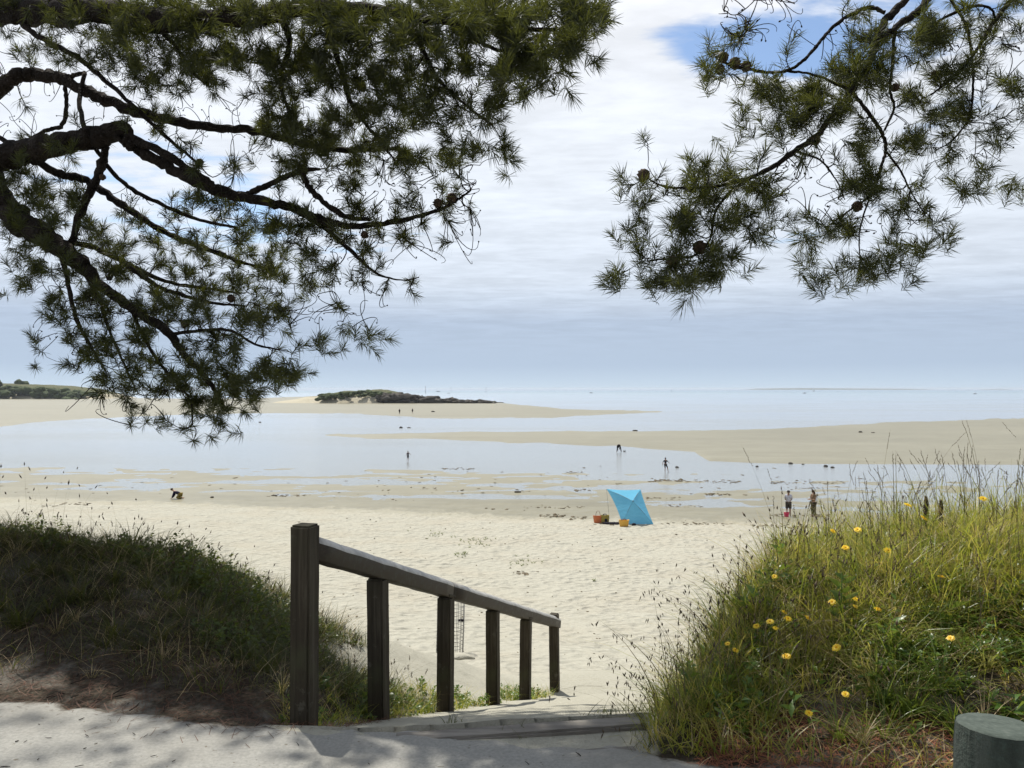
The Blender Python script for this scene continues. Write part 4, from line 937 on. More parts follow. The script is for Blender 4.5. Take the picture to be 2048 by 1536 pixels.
stalks('s', B, rng.uniform(.35, .72, n) * (.6 + .5 * sstep(2., 3.4, uv_of(B[:, 0], B[:, 1])[1])), 'upright dry stalks rising above the right hand dune', MAT['seed'], 'ear', .0056)
B = scatter(1500, .5, 3.0, 3.3, 5.6, lambda x, y, u, v, s_: (v > 1.62) & (v < 2.2) & (s_ > .15) & (rng.random(len(x)) < .24)); n = len(B)
stalks('s', B, rng.uniform(.2, .62, n), 'arching dry stalks leaning over the steps from the right bank', MAT['seed'], 'brome', .0070, (.0, .5), rng.normal(np.pi * .95, 1.0, n))
B = scatter(900, .6, 3.2, 3.4, 5.6, lambda x, y, u, v, s_: (v > 1.66) & (v < 2.8) & (s_ > .3) & (rng.random(len(x)) < .5)); n = len(B)
stalks('s', B, rng.uniform(.25, .6, n), 'thin upright dry stalks at the left side of the right bank', MAT['seed'], 'plantain', .0055, (.0, .4))
B = scatter(60, 1.6, 4.2, 4.6, 6.2, lambda x, y, u, v, s_: (v > 2.2) & (rng.random(len(x)) < .5)); n = len(B)
stalks('s', B, rng.uniform(.62, 1.0, n), 'tallest dry stalks sticking up from the right hand crest', MAT['seed'], 'ear', .0050, (.0, .25))
# tussocks: clumps of coarser blades fanning out from one root
def tussocks(C, k, hmin, hmax, w0, w1, mat_, name, label):
    n = len(C); B = np.repeat(C, k, 0); m_ = n * k; ld = rng.uniform(0, 2 * np.pi, m_); r_ = np.abs(rng.normal(0, .02, m_)); B = B + np.stack([np.cos(ld) * r_, np.sin(ld) * r_, 0 * r_], -1)
    hh = np.repeat(rng.uniform(hmin, hmax, n), k) * rng.uniform(.5, 1.15, m_)
    V, Q, _ = blades(B, hh, rng.uniform(w0, w1, m_), ld, rng.uniform(.05, .7, m_), rng.uniform(.1, 1.2, m_), 5)
    return tag(mk(name, V, [Q], mat_), label, 'grass', kind='stuff')
MAT['tuss'] = leafy('tussock_blade', (.055, .11, .014), (.17, .24, .035), 1.1, .55, .35, (.36, .33, .11))
C = scatter(420, .7, 6.0, 3.3, 6.3, lambda x, y, u, v, s_: (v > 1.68) & (s_ > .25) & (rng.random(len(x)) < .75)); tussocks(C, 46, .14, .34, .004, .010, MAT['tuss'], 'grass_tussocks', 'coarse grass tussocks scattered over the right hand bank')
C = scatter(200, .7, 6.0, 3.3, 6.3, lambda x, y, u, v, s_: (v > 1.7) & (s_ > .25) & (rng.random(len(x)) < .7)); tussocks(C, 30, .10, .30, .003, .007, MAT['straw'], 'dead_tussocks', 'bleached dead grass clumps in the right hand bank')
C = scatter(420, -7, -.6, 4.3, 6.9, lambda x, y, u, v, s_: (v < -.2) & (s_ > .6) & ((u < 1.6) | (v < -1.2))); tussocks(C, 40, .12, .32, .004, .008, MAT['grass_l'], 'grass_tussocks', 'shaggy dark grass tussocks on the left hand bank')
C = scatter(110, -7, -.6, 4.2, 6.9, lambda x, y, u, v, s_: (v < -.2) & (s_ > .35) & ((u < 1.6) | (v < -1.2))); tussocks(C, 22, .08, .22, .002, .005, MAT['straw'], 'dead_tussocks', 'wispy dead grass clumps on the left hand bank')
# leafy weeds
def leaf_rosettes(C, k, L, wd, up, mat_, name, label, cat='weeds'):
    n = len(C); B = np.repeat(C, k, 0); m_ = n * k; ld = rng.uniform(0, 2 * np.pi, m_)
    Lr = np.repeat(L, k) * rng.uniform(.6, 1.2, m_); z = np.repeat(up, k) * rng.random(m_)
    B = B + np.stack([np.cos(ld) * .004, np.sin(ld) * .004, z], -1)
    d = np.stack([np.cos(ld), np.sin(ld), rng.uniform(.15, 1.2, m_)], -1); d = unit(d)
    sd = unit(np.cross(d, np.array((0, 0, 1.)) + rng.normal(size=(m_, 3)) * .4)); nr = np.cross(sd, d)
    w_ = Lr * wd
    p0 = B; p1 = B + d * (Lr * .45)[:, None] + nr * (Lr * .05)[:, None]; p2 = B + d * Lr[:, None] - np.array((0, 0, 1.)) * (Lr * .18)[:, None]
    V = np.stack([p0, p1 - sd * w_[:, None] + nr * (w_ * .3)[:, None], p1, p1 + sd * w_[:, None] + nr * (w_ * .3)[:, None], p2], 1).reshape(-1, 3)
    i = np.arange(m_)[:, None] * 5
    T = np.concatenate([i + np.array([[0, 2, 1]]), i + np.array([[0, 3, 2]]), i + np.array([[1, 2, 4]]), i + np.array([[2, 3, 4]])])
    return tag(mk(name, V, [T], mat_), label, cat, kind='stuff')
C = scatter(5200, .7, 6, 3.15, 6.2, lambda x, y, u, v, s_: (v > 1.95) & (s_ > .2) & (fbm(x * 2, y * 2, 3, 97) > -.04)); n = len(C)
leaf_rosettes(C, 14, rng.uniform(.025, .06, n), .24, rng.uniform(.03, .17, n), MAT['leaf'], 'leafy_weeds', 'small leafy weeds growing through the right hand grass')
C = scatter(900, .7, 6, 3.2, 6.2, lambda x, y, u, v, s_: (v > 1.75) & (s_ > .2) & (rng.random(len(x)) < .5)); n = len(C)
leaf_rosettes(C, 9, rng.uniform(.05, .11, n), .16, rng.uniform(.04, .22, n), MAT['leaf'], 'leafy_weeds', 'larger long leaved weeds standing in the right hand grass')
# left bank
def left_keep(x, y, u, v, s_):
    d = fbm(x * 1.3, y * 1.3, 3, 101); return (v < -.10) & ((u < 1.9 + d) | (v < -1.1)) & (s_ > .35 + 1.2 * d) & (rng.random(len(x)) < .55 + .45 * sstep(.4, 1.3, s_) + 1.2 * d)
B = scatter(60000, -7.5, .9, 3.9, 7.2, left_keep); n = len(B)
h = rng.uniform(.05, .19, n) * (.8 + 1.0 * (fbm(B[:, 0], B[:, 1], 3, 103) + .3))
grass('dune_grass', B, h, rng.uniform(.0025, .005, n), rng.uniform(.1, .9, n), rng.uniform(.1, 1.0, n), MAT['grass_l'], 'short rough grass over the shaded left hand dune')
k = rng.random(n) < .2; n2 = k.sum()
grass('dry_grass', B[k] + rng.normal(size=(n2, 3)) * (.03, .03, 0), h[k] * rng.uniform(.8, 1.7, n2), rng.uniform(.0018, .0035, n2), rng.uniform(.2, 1.1, n2), rng.uniform(.2, 1.1, n2), MAT['straw'], 'wisps of dead grass on the shaded left hand dune')
C = scatter(9000, -7, .9, 4.4, 7.0, lambda x, y, u, v, s_: (v < -.12) & ((u < 1.7) | (v < -1.1)) & (((s_ > 1.45) & (fbm(x * 1.6, y * 1.6, 3, 107) > -.06)) | ((v > -1.0) & (s_ > .7) & (fbm(x * 1.6, y * 1.6, 3, 107) > -.02)))); n = len(C)
leaf_rosettes(C, 16, rng.uniform(.018, .045, n), .3, rng.uniform(.02, .13, n) * (1 + 1.6 * np.clip(fbm(C[:, 0] * 1.1, C[:, 1] * 1.1, 3, 131) * 3, 0, 1)), MAT['leaf_l'], 'ground_cover', 'leafy ground cover along the crest of the left hand dune', 'ground cover')
B = scatter(700, -6.5, -.9, 5.1, 6.6, lambda x, y, u, v, s_: (v < -.3) & (s_ > 1.2) & (rng.random(len(x)) < .5)); n = len(B)
stalks('s', B, rng.uniform(.10, .36, n), 'thin dry stalks standing along the left hand crest', MAT['seed'], 'plantain', .0020, (.0, .35))
B = scatter(60, -5.5, -3.0, 5.2, 6.4, lambda x, y, u, v, s_: s_ > 1.2); n = len(B)
stalks('s', B, rng.uniform(.40, .66, n), 'tallest thin dry stalks at the far left of the crest', MAT['seed'], 'plantain', .0016, (.0, .2))
B = scatter(900, -6.5, .5, 4.8, 6.6, lambda x, y, u, v, s_: (v < -.2) & (s_ > 1.1) & (rng.random(len(x)) < .6)); n = len(B)
stalks('s', B, rng.uniform(.12, .30, n), 'feathery dry stalks on the left hand crest', MAT['seed'], 'ear', .0018, (.0, .5))
# sunny weeds along the foot of the rail and at the first step
B = scatter(26000, -1.2, 1.0, 3.7, 9.6, lambda x, y, u, v, s_: (v < .02) & (v > -.75 + .4 * sstep(1.2, 3., u)) & (u > .02) & (fbm(x * 2.5, y * 2.5, 3, 109) > -.10 + .14 * sstep(1.0, 3.5, u)) & (rng.random(len(x)) < .75)); n = len(B)
grass('grass_tufts', B, rng.uniform(.04, .17, n), rng.uniform(.003, .006, n), rng.uniform(.1, .8, n), rng.uniform(.1, .9, n), MAT['grass'], 'sunlit grass tufts growing along the foot of the handrail')
B2 = B[rng.random(n) < .10]; n = len(B2)
leaf_rosettes(B2, 14, rng.uniform(.02, .045, n), .28, rng.uniform(.02, .12, n), MAT['leaf'], 'leafy_weeds', 'leafy weeds between the handrail posts')
B = scatter(2600, -.6, 1.0, 3.4, 4.3, lambda x, y, u, v, s_: (v > .6) & (v < 1.8) & (s_ > .05) & (fbm(x * 3, y * 3, 3, 113) > .02 + .22 * sstep(1.75, 1.1, v)) & (rng.random(len(x)) < .7)); n = len(B)
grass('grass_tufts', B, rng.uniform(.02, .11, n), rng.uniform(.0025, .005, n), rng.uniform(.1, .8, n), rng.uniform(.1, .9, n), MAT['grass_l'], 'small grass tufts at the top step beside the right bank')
# fallen needles
def litter(n, x0, x1, y0, y1, keep, label, mt='litter'):
    Bq = scatter(n, x0, x1, y0, y1, keep); n = len(Bq); Bq[:, 2] += .016 + rng.uniform(0, .012, n); a = rng.uniform(0, np.pi, n); L = rng.uniform(.05, .11, n)
    d = np.stack([np.cos(a), np.sin(a), rng.normal(0, .12, n)], -1); sd = np.stack([-np.sin(a), np.cos(a), np.zeros(n)], -1) * .0012
    e0 = Bq - d * (L / 2)[:, None]; e1 = Bq + d * (L / 2)[:, None]
    V = np.stack([e0 - sd, e1 - sd, e1 + sd, e0 + sd], 1).reshape(-1, 3)
    return tag(mk('pine_litter', V, [np.arange(n)[:, None] * 4 + np.arange(4)[None]], MAT[mt]), label, 'litter', kind='stuff')
litter(16000, .5, 4.2, 2.7, 3.9, lambda x, y, u, v, s_: (s_ > -.16 + .5 * fbm(x * 2, y * 2, 3, 121)) & (s_ < .5) & (v > 1.9) & (rng.random(len(x)) < .8), 'red brown fallen pine needles at the foot of the right bank', 'litter_r')
litter(9000, -5.5, -.6, 3.4, 5.3, lambda x, y, u, v, s_: (s_ > -.30 * rng.random(len(x)) ** 2.5) & (v < .1) & (fbm(x * 1.2, y * 1.2, 3, 123) + .12 * sstep(-2.0, -3.2, x) > -.02 - .1 * (np.abs(s_) < .12)), 'red brown fallen pine needles at the foot of the left bank')
# path debris
g = Geo()
for _ in range(110):
    x, y = rng.uniform(-3.2, 2.0), rng.uniform(2.4, 3.9)
    if y > path_edge(x) - .02: continue
    a = rng.uniform(0, np.pi); L = rng.uniform(.006, .02) * (4 if rng.random() < .06 else 1); d = np.array((math.cos(a), math.sin(a), 0)); r_ = rng.uniform(.001, .0024)
    c = np.array((x, y, .009)); g.tube([c - d * L, c + d[[1, 0, 2]] * L * .15, c + d * L], [r_, r_ * 1.2, r_ * .6], 5)
for _ in range(260):
    x, y = rng.uniform(-4.5, 2.6), rng.uniform(3.3, 4.9); s_ = y - float(path_edge(x)); v_ = uv_of(x, y)[1]
    if s_ < -.12 or s_ > .7 or -.1 < v_ < 1.7: continue
    a = rng.uniform(0, np.pi); L = rng.uniform(.008, .05); d = np.array((math.cos(a), math.sin(a), .1)); r_ = rng.uniform(.0012, .0035)
    c = np.array((x, y, float(near_h(x, y)) + .012)); g.tube([c - d * L, c + d[[1, 0, 2]] * L * .2, c + d * L], [r_, r_ * 1.2, r_ * .6], 5)
tag(g.build('path_debris', MAT['twig']), 'bits of twig and bark scattered on the footpath and its edges', 'debris', kind='stuff')

# broad leaved plant and dock spikes on the right bank
def big_leaf(parent, base, tip, wd, mat_=None):
    base, tip = np.asarray(base, float), np.asarray(tip, float); ax = tip - base; L = np.linalg.norm(ax); d = ax / L
    sd = unit(np.cross(d, (.1, -1., .25))); nr = np.cross(sd, d); V = []; k = 7
    for j in range(k):
        t = j / (k - 1); w_ = wd * math.sin(math.pi * min(.97, .06 + t * .94)) ** .8 * (1.1 - .3 * t); c = base + ax * t + nr * L * .10 * math.sin(t * 2.4) - np.array((0, 0, .10 * L * t * t))
        wav = nr * wd * .16 * math.sin(j * 2.4)
        V += [c - sd * w_ + nr * w_ * .35 + wav, c, c + sd * w_ + nr * w_ * .35 - wav]
    Q = [(j * 3 + i, j * 3 + i + 1, j * 3 + i + 4, j * 3 + i + 3) for j in range(k - 1) for i in range(2)]
    return mk('leaf', V, [np.array(Q)], mat_ or MAT['leaf'], parent, smooth=True)
d = 4.3; bp = P(1682, 1215, d); bp[2] = float(ground(bp[0], bp[1]))
pl = root('broad_leaf_plant', bp, 'broad leaved dark green weed standing above the grass of the right bank', 'plant')
for k in range(16):
    a_ = k * 2.4; zz_ = .06 + .018 * k; L_ = rng.uniform(.06, .11); b_ = bp + (.02 * math.sin(k), 0, zz_)
    big_leaf(pl, b_, b_ + (math.cos(a_) * L_, math.sin(a_) * L_ * .7 - .01, L_ * rng.uniform(.25, .9)), rng.uniform(.011, .018))
g = Geo(); g.tube([bp - (0, 0, .02), bp + (.0, .0, .1), bp + (.005, 0, .35)], [.006, .005, .003], 6); g.build('stem', MAT['leaf'], pl)
for px, py0, py1, lab in ((1852, 992, 1052, 'dark blunt dock seed spike near the tallest grass of the right bank'), (1882, 1000, 1056, 'shorter dark dock seed spike right of the other one on the right bank')):
    d = 5.3; top = P(px, py0, d); b0 = P(px, py1, d); gr = np.array((b0[0], d, float(ground(b0[0], d))))
    pl = root('dock_plant', gr, lab, 'plant')
    g = Geo(); g.tube([gr - (0, 0, .02), (gr + b0) / 2, b0, top], [.004, .004, .0035, .002], 6); g.build('stem', MAT['straw'], pl)
    n = 420; t = rng.random(n); a = rng.uniform(0, 2 * np.pi, n); r_ = .019 * np.sin(np.pi * (.12 + .8 * t))  * np.sqrt(rng.random(n)); C = b0 + (top - b0) * t[:, None] + np.stack([np.cos(a) * r_, np.sin(a) * r_, 0 * r_], -1)
    Vh, Th = spikelets(C, unit(rng.normal(size=(n, 3)) + (0, 0, .5)), np.full(n, .012), np.full(n, .004)); mk('seed_spike', Vh, [Th], MAT['seed'], pl)
    for s_ in (-1, 1): big_leaf(pl, gr + (0, 0, .05), gr + (s_ * .09, -.03, .17), .014)

# yellow flowers
MAT['petal'] = leafy('yellow_petal', (.82, .52, .012), (.90, .66, .03), 9., .3, .5)
MAT['disc'] = simple('flower_disc', (.55, .27, .01), .8, .1, .3, 60)
FL = [(1513, 1252, 'yellow flower at the left end of the loose row half way up the bank'), (1540, 1243, 'yellow flower second from the left end of the loose row'), (1576, 1237, 'yellow flower in the middle of the loose row half way up the bank'),
 (1551, 1256, 'small yellow flower lowest in the loose row, just under its neighbours'), (1569, 1224, 'small yellow flower tucked just above the middle of the loose row'), (1617, 1236, 'yellow flower at the right end of the loose row'),
 (1664, 1204, 'yellow flower left of a close pair under the broad leaved weed'), (1710, 1197, 'upper yellow flower of the close pair under the broad leaved weed'), (1711, 1213, 'small lower yellow flower of the close pair'),
 (1756, 1218, 'single yellow flower right of the close pair'), (1549, 1153, 'lone small yellow flower high on the dark left side of the bank'), (1691, 1095, 'yellow flower right beside the tip of the broad leaved weed'),
 (1759, 1127, 'wide yellow flower right of the broad leaved weed'), (1776, 1101, 'small yellow flower above the wide one right of the broad leaved weed'), (1715, 1059, 'yellow flower standing just above the broad leaved weed'),
 (1848, 1036, 'yellow flower in front of the dark dock spikes'), (1881, 1098, 'bright yellow flower below the dock spikes'), (1976, 1085, 'upper of two yellow flowers near the right edge of the picture'),
 (1971, 1108, 'lower of two yellow flowers near the right edge of the picture'), (1883, 1153, 'flat yellow flower seen edge on, in the yellowed grass at right'), (1901, 1276, 'lone bright yellow flower straight above the wooden bollard'),
 (1673, 1295, 'wide yellow flower low in the middle of the bank'), (1573, 1312, 'large round yellow flower at the edge of the dark shaded corner'), (1691, 1388, 'yellow flower low down, straight below the wide one'),
 (1618, 1426, 'lowest yellow flower, near the foot of the bank'), (1455, 1287, 'greenish yellow flower furthest left, in the dark shaded side'), (1471, 1300, 'greenish yellow flower just right of the leftmost one in the shade'),
 (1816, 1010, 'orange yellow flower left of the dock spikes on the skyline grass'), (1666, 1062, 'small yellow flower left of and above the broad leaved weed'), (1966, 997, 'highest yellow flower, on the crest near the right edge')]
def flower(px, py, label, i):
    hp = hit(px, py, 2.6, 7.0, False); d = (5.0 if px > 1780 else 4.7) if hp is None or hp[1] > 5.3 else hp[1] - rng.uniform(.30, .42)
    h_ = P(px, py, d); gr = np.array((h_[0] + rng.normal(0, .015), h_[1] + .03, 0)); gr[2] = float(ground(gr[0], gr[1])) - .01
    if gr[2] > h_[2] - .03: gr[2] = h_[2] - .10
    r0 = root('yellow_flower', gr, label, 'flower', 'yellow flowers on the right hand bank')
    g = Geo(); mid = (gr + h_) / 2 + np.array((rng.normal(0, .012), 0, .01)); g.tube(catmull([gr, mid, h_ - (0, 0, .006)], 4), np.linspace(.0022, .0016, 9), 5); g.build('stem', MAT['leaf'], r0)
    R_ = (.030 if i in (22, 12, 21) else .020 if i in (3, 4, 8, 10, 25, 26, 28) else .0255) * d / 5 * 1.08
    nrm = unit(np.array((rng.normal(0, .3), -rng.uniform(.3, .75) if i != 19 else -.08, 1.))); a = unit(np.cross(nrm, (0, 1., .1))); b = np.cross(nrm, a)
    V = []; T = []; k = 15
    for layer, (rs, up, off_) in enumerate(((1, .0, 0), (.72, .22, .2))):
        for q in range(k):
            an = 2 * math.pi * q / k + off_ + rng.normal(0, .05); e = a * math.cos(an) + b * math.sin(an); sd = -a * math.sin(an) + b * math.cos(an); L = R_ * rs * rng.uniform(.88, 1.1)
            j = len(V); wv = R_ * .17
            V += [h_ + e * R_ * .1 - sd * wv * .4, h_ + e * R_ * .1 + sd * wv * .4, h_ + e * L * .75 + sd * wv + nrm * L * up, h_ + e * L + nrm * L * (up - .06), h_ + e * L * .75 - sd * wv + nrm * L * up]
            T += [(j, j + 1, j + 2), (j, j + 2, j + 4), (j + 4, j + 2, j + 3)]
    mk('petals', V, [np.array(T)], MAT['petal'], r0)
    V = [h_ + nrm * R_ * .22]; 
    for f_, z_ in ((.16, .19), (.27, .08)):
        for q in range(8): V.append(h_ + (a * math.cos(q * math.pi / 4) + b * math.sin(q * math.pi / 4)) * R_ * f_ + nrm * R_ * z_)
    T = [(0, 1 + q, 1 + (q + 1) % 8) for q in range(8)] + [(1 + q, 9 + q, 9 + (q + 1) % 8) for q in range(8)] + [(1 + q, 9 + (q + 1) % 8, 1 + (q + 1) % 8) for q in range(8)]
    mk('centre', V, [np.array(T)], MAT['disc'], r0)
for i, (px, py, lab) in enumerate(FL): flower(px, py, lab, i)

# ---------------------------------------------------------------- things on the beach
rng = np.random.default_rng(301)
# blue beach shelter
MAT['tent'] = None
m = M('blue_shelter_cloth'); p = m.pos(); n_ = m.noise(p, 2.5, 4, .5, (1, 1, 3)); c_ = m.mix(n_, (.15, .46, .68), (.20, .54, .76))
d_ = m.n('ShaderNodeBsdfDiffuse', {'Color': c_, 'Normal': m.bump(n_, .5, .08)}).outputs[0]; t_ = m.n('ShaderNodeBsdfTranslucent', {'Color': c_}).outputs[0]
MAT['tent'] = m.done(m.n('ShaderNodeMixShader', {0: .42, 1: d_, 2: t_}).outputs[0])
MAT['pole'] = simple('grey_pole', (.12, .13, .14), .5)
base = hit(1270, 1050); d0 = base[1]
cor = {'tl': P(1213, 978, d0 + 1.55), 'tr': P(1281, 979, d0 + 1.25), 'br': P(1307, 1051, d0 - .05), 'bl': P(1244, 1047, d0 + .25)}
hub = P(1266, 1002, d0 - .05)
for k in ('br', 'bl'): cor[k][2] = float(ground(cor[k][0], cor[k][1])) + .02
tent = root('beach_shelter', (base[0], base[1], float(ground(base[0], base[1]))), 'light blue four panel beach shelter tilted against the wind', 'tent')
order = ['tl', 'tr', 'br', 'bl']; n = 10
for a_, b_ in zip(order, order[1:] + order[:1]):
    A_, B_ = cor[a_], cor[b_]; V = []; idx = {}
    for i in range(n + 1):
        for j in range(n + 1 - i):
            u_, v_ = i / n, j / n; w_ = 1 - u_ - v_
            q = hub * w_ + A_ * u_ + B_ * v_; e = 4 * u_ * v_
            q = q + ((hub - (A_ + B_) / 2) * (.08 if (a_, b_) != ('br', 'bl') else .0) * e)                 # cloth pulled in between the corners
            q = q + np.array((0, -.10, .04)) * ((u_ ** 2 + v_ ** 2) < 9) * (math.sin(math.pi * (u_ + v_)) * (1 - abs(u_ - v_)) * -.25 + math.sin(math.pi * max(u_, v_)) * .55 * (abs(u_ - v_)))
            idx[i, j] = len(V); V.append(q)
    T = []
    for i in range(n):
        for j in range(n - i):
            T.append((idx[i, j], idx[i + 1, j], idx[i, j + 1]))
            if i + j < n - 1: T.append((idx[i + 1, j], idx[i + 1, j + 1], idx[i, j + 1]))
    mk('panel', V, [np.array(T)], MAT['tent'], tent, smooth=True)
for k in order:
    g = Geo(); t = np.linspace(0, 1, 9)[:, None]
    pts = hub + (cor[k] - hub) * t + np.array((0, .05, -.01)) + np.array((0, -.05, .03)) * np.sin(t * np.pi)
    g.tube(pts, .011, 6); g.build('pole', MAT['pole'], tent)
for k, dx_ in (('tl', .3), ('tr', .1)):
    f_ = cor[k] + np.array((dx_, 1.0, 0)); f_[2] = float(ground(f_[0], f_[1])); g = Geo(); g.tube([cor[k], (cor[k] + f_) / 2, f_], .009, 6); g.build('support_pole', MAT['pole'], tent)
g = Geo(); g.tube([hub + (0, -.03, .0), hub + (0, .05, 0)], .035, 8); g.build('hub', MAT['pole'], tent)

# baskets and bag beside the shelter
def weave(name, c1, c2, sc_=40):
    m = M(name); o_ = m.objc(); w = m.n('ShaderNodeTexWave', {'Vector': o_, 'Scale': 14., 'Distortion': 1.5}, bands_direction='Z').outputs['Fac']; n_ = m.noise(o_, 12, 3)
    return m.done(m.princ(m.mix(m.math('MULTIPLY', m.math('ADD', w, n_), .5), c1, c2), .85, m.bump(w, .5, .01), .2))
def basket(px, py, wpx, hpx, mat_, name, label, cat, handle=None, hmat=None, oval=.7, flare=.8, dd=0.):
    b_ = hit(px, py); d = b_[1] + dd; b_ = P(px, py, d); b_[2] = float(ground(b_[0], d)) - .02; w_ = wpx / F * d / 2; h_ = hpx / F * d
    r0 = root(name, b_, label, cat); k = 22; V = []; Q = []
    prof = [(flare * .9, 0), (flare, .03), (flare + (1 - flare) * .5, .5), (1, .96), (1.03, 1), (.97, 1), (.92, .9), (flare * .8, .06)]
    for r_, z_ in prof:
        for i in range(k):
            a = 2 * math.pi * i / k; V.append(b_ + np.array((r_ * w_ * math.cos(a), r_ * w_ * oval * math.sin(a), z_ * h_ * (1 + .05 * math.cos(2 * a)))))
    Q = [(j * k + i, j * k + (i + 1) % k, (j + 1) * k + (i + 1) % k, (j + 1) * k + i) for j in range(len(prof) - 1) for i in range(k)]
    V.append(b_ + (0, 0, .06 * h_)); T = [(len(V) - 1, (len(prof) - 1) * k + i, (len(prof) - 1) * k + (i + 1) % k) for i in range(k)]
    mk('body', V, [np.array(T), np.array(Q)], mat_, r0, smooth=True)
    for hx, hh, side in handle or []:
        g = Geo(); t = np.linspace(0, math.pi, 13); y_ = side * w_ * oval * .5
        g.tube([b_ + np.array((math.cos(q) * w_ * hx, y_, h_ * .93 + math.sin(q) * hh)) for q in t], .013, 6); g.build('handle', hmat or mat_, r0)
    return r0, b_, w_, h_
MAT['red_weave'] = weave('terracotta_weave', (.42, .12, .05), (.58, .20, .09)); MAT['yellow_weave'] = weave('golden_weave', (.55, .30, .05), (.72, .44, .10)); MAT['olive_cloth'] = weave('olive_patterned_cloth', (.16, .13, .03), (.42, .33, .09))
MAT['dark_cloth'] = simple('dark_cloth', (.018, .016, .022), .9, .1, .4); MAT['handle'] = simple('leather_handle', (.16, .06, .035), .7)
basket(1196, 1046, 20, 15, MAT['red_weave'], 'beach_basket', 'terracotta basket with a tall arched handle, leftmost beside the blue shelter', 'basket', [(.45, .34, 0)], MAT['handle'])
r0, b_, w_, h_ = basket(1210, 1046.5, 17, 17, MAT['olive_cloth'], 'beach_bag', 'olive patterned bag leaning against the terracotta basket', 'bag', [(.5, .10, 1), (.5, .10, -1)], MAT['dark_cloth'], .6, .92, -.1)
g = Geo(); t = np.linspace(0, 2 * np.pi, 9)[:-1]; g.tube([b_ + (.03, -w_ * .62, h_ * .22), b_ + (.04, -w_ * .66, h_ * .45), b_ + (.05, -w_ * .62, h_ * .62)], [.05, .085, .05], 8); g.build('dark_patch', MAT['dark_cloth'], r0)
basket(1248, 1047, 21, 13.5, MAT['yellow_weave'], 'beach_basket', 'golden straw basket in front of the blue shelter', 'basket', [(.55, .07, 1), (.55, .07, -1)], MAT['handle'], .7, .78, -1.3)
def lump(name, px, py, wpx, hpx, mat_, label, cat, group=None, flat=1., jit=.3, dd=0., sink=.35, water=True, yd=.7):
    b_ = hit(px, py, water=water)
    d = b_[1] + dd; b_ = P(px, py, d); b_[2] = max(float(ground(b_[0], d)), W if water else -99); w_ = wpx / F * d / 2; h_ = hpx / F * d
    bm = bmesh.new(); bmesh.ops.create_icosphere(bm, subdivisions=3, radius=1)
    V = np.array([q.co[:] for q in bm.verts]); T = np.array([[q.index for q in f.verts] for f in bm.faces]); bm.free()
    sd_ = int(px * 7 + py); s_ = 1 + jit * 2.2 * fbm(V[:, 0] * 1.3 + sd_, V[:, 1] * 1.3 + V[:, 2] * 1.7, 3, sd_)
    V = V * s_[:, None] * (w_, w_ * yd, h_ * .62); V = V + b_ + (0, 0, h_ * (.62 - sink)); V[:, 2] += np.where(b_[1] < 40, ground(V[:, 0], V[:, 1]) - b_[2], 0)
    return tag(mk(name, V, [T], mat_, smooth=True), label, cat, group)
lump('folded_towel', 1222, 1048, 34, 4, MAT['dark_cloth'], 'dark cloth lying flat under the baskets', 'towel', dd=-.1, yd=.5, sink=.2)
lump('dark_sandals', 1268, 1050, 9, 5, MAT['dark_cloth'], 'small dark pair of things left on the sand in front of the shelter', 'shoes', dd=-.5)

# rocks on the flats
RK = [(802, 856, 8, 5, 'small dark stone in the far pool, below the far walkers'), (818, 856, 8, 2.5, 'flat dark stone just right of another in the far pool'), (866, 824, 8, 3.5, 'dark stone on the far sandbar right of the two walkers'),
 (1270, 862, 12, 3.5, 'dark stone on the far edge of the middle sandbar'), (1354, 935.5, 8, 4.5, 'dark stone in the shallows right of the wading child'), (1514, 934, 7, 4, 'pale brown stone in the right hand channel'),
 (1581, 928, 11, 5, 'largest of the low stones on the near edge of the right sandbar'), (1606, 929, 7, 2.5, 'small flat stone right of the largest on the sandbar edge'), (1651, 933.5, 10, 5.5, 'left one of two dark stones touching the channel'),
 (1665, 936, 10, 4.5, 'right one of two dark stones touching the channel'), (1721, 865, 9, 4.5, 'rounded stone far out on the right sandbar'), (1746, 866, 9, 2.5, 'flat stone right of the rounded one on the right sandbar'),
 (520, 845, 6, 3, 'tiny dark stone in the pool left of the islet'), (1036, 985, 17, 5, 'low dark weed covered stone on the wet sand left of the shelter'), (424, 996, 8, 4.5, 'small dark stone right of the digging child'), (549, 992, 14, 4, 'low dark stone on the wet sand left of the first rail post')]
for px, py, w_, h_, lab in RK: lump('stone', px, py, w_ * .85, h_ * .72, MAT['rock'], lab, 'stone', 'stones on the tidal flats')
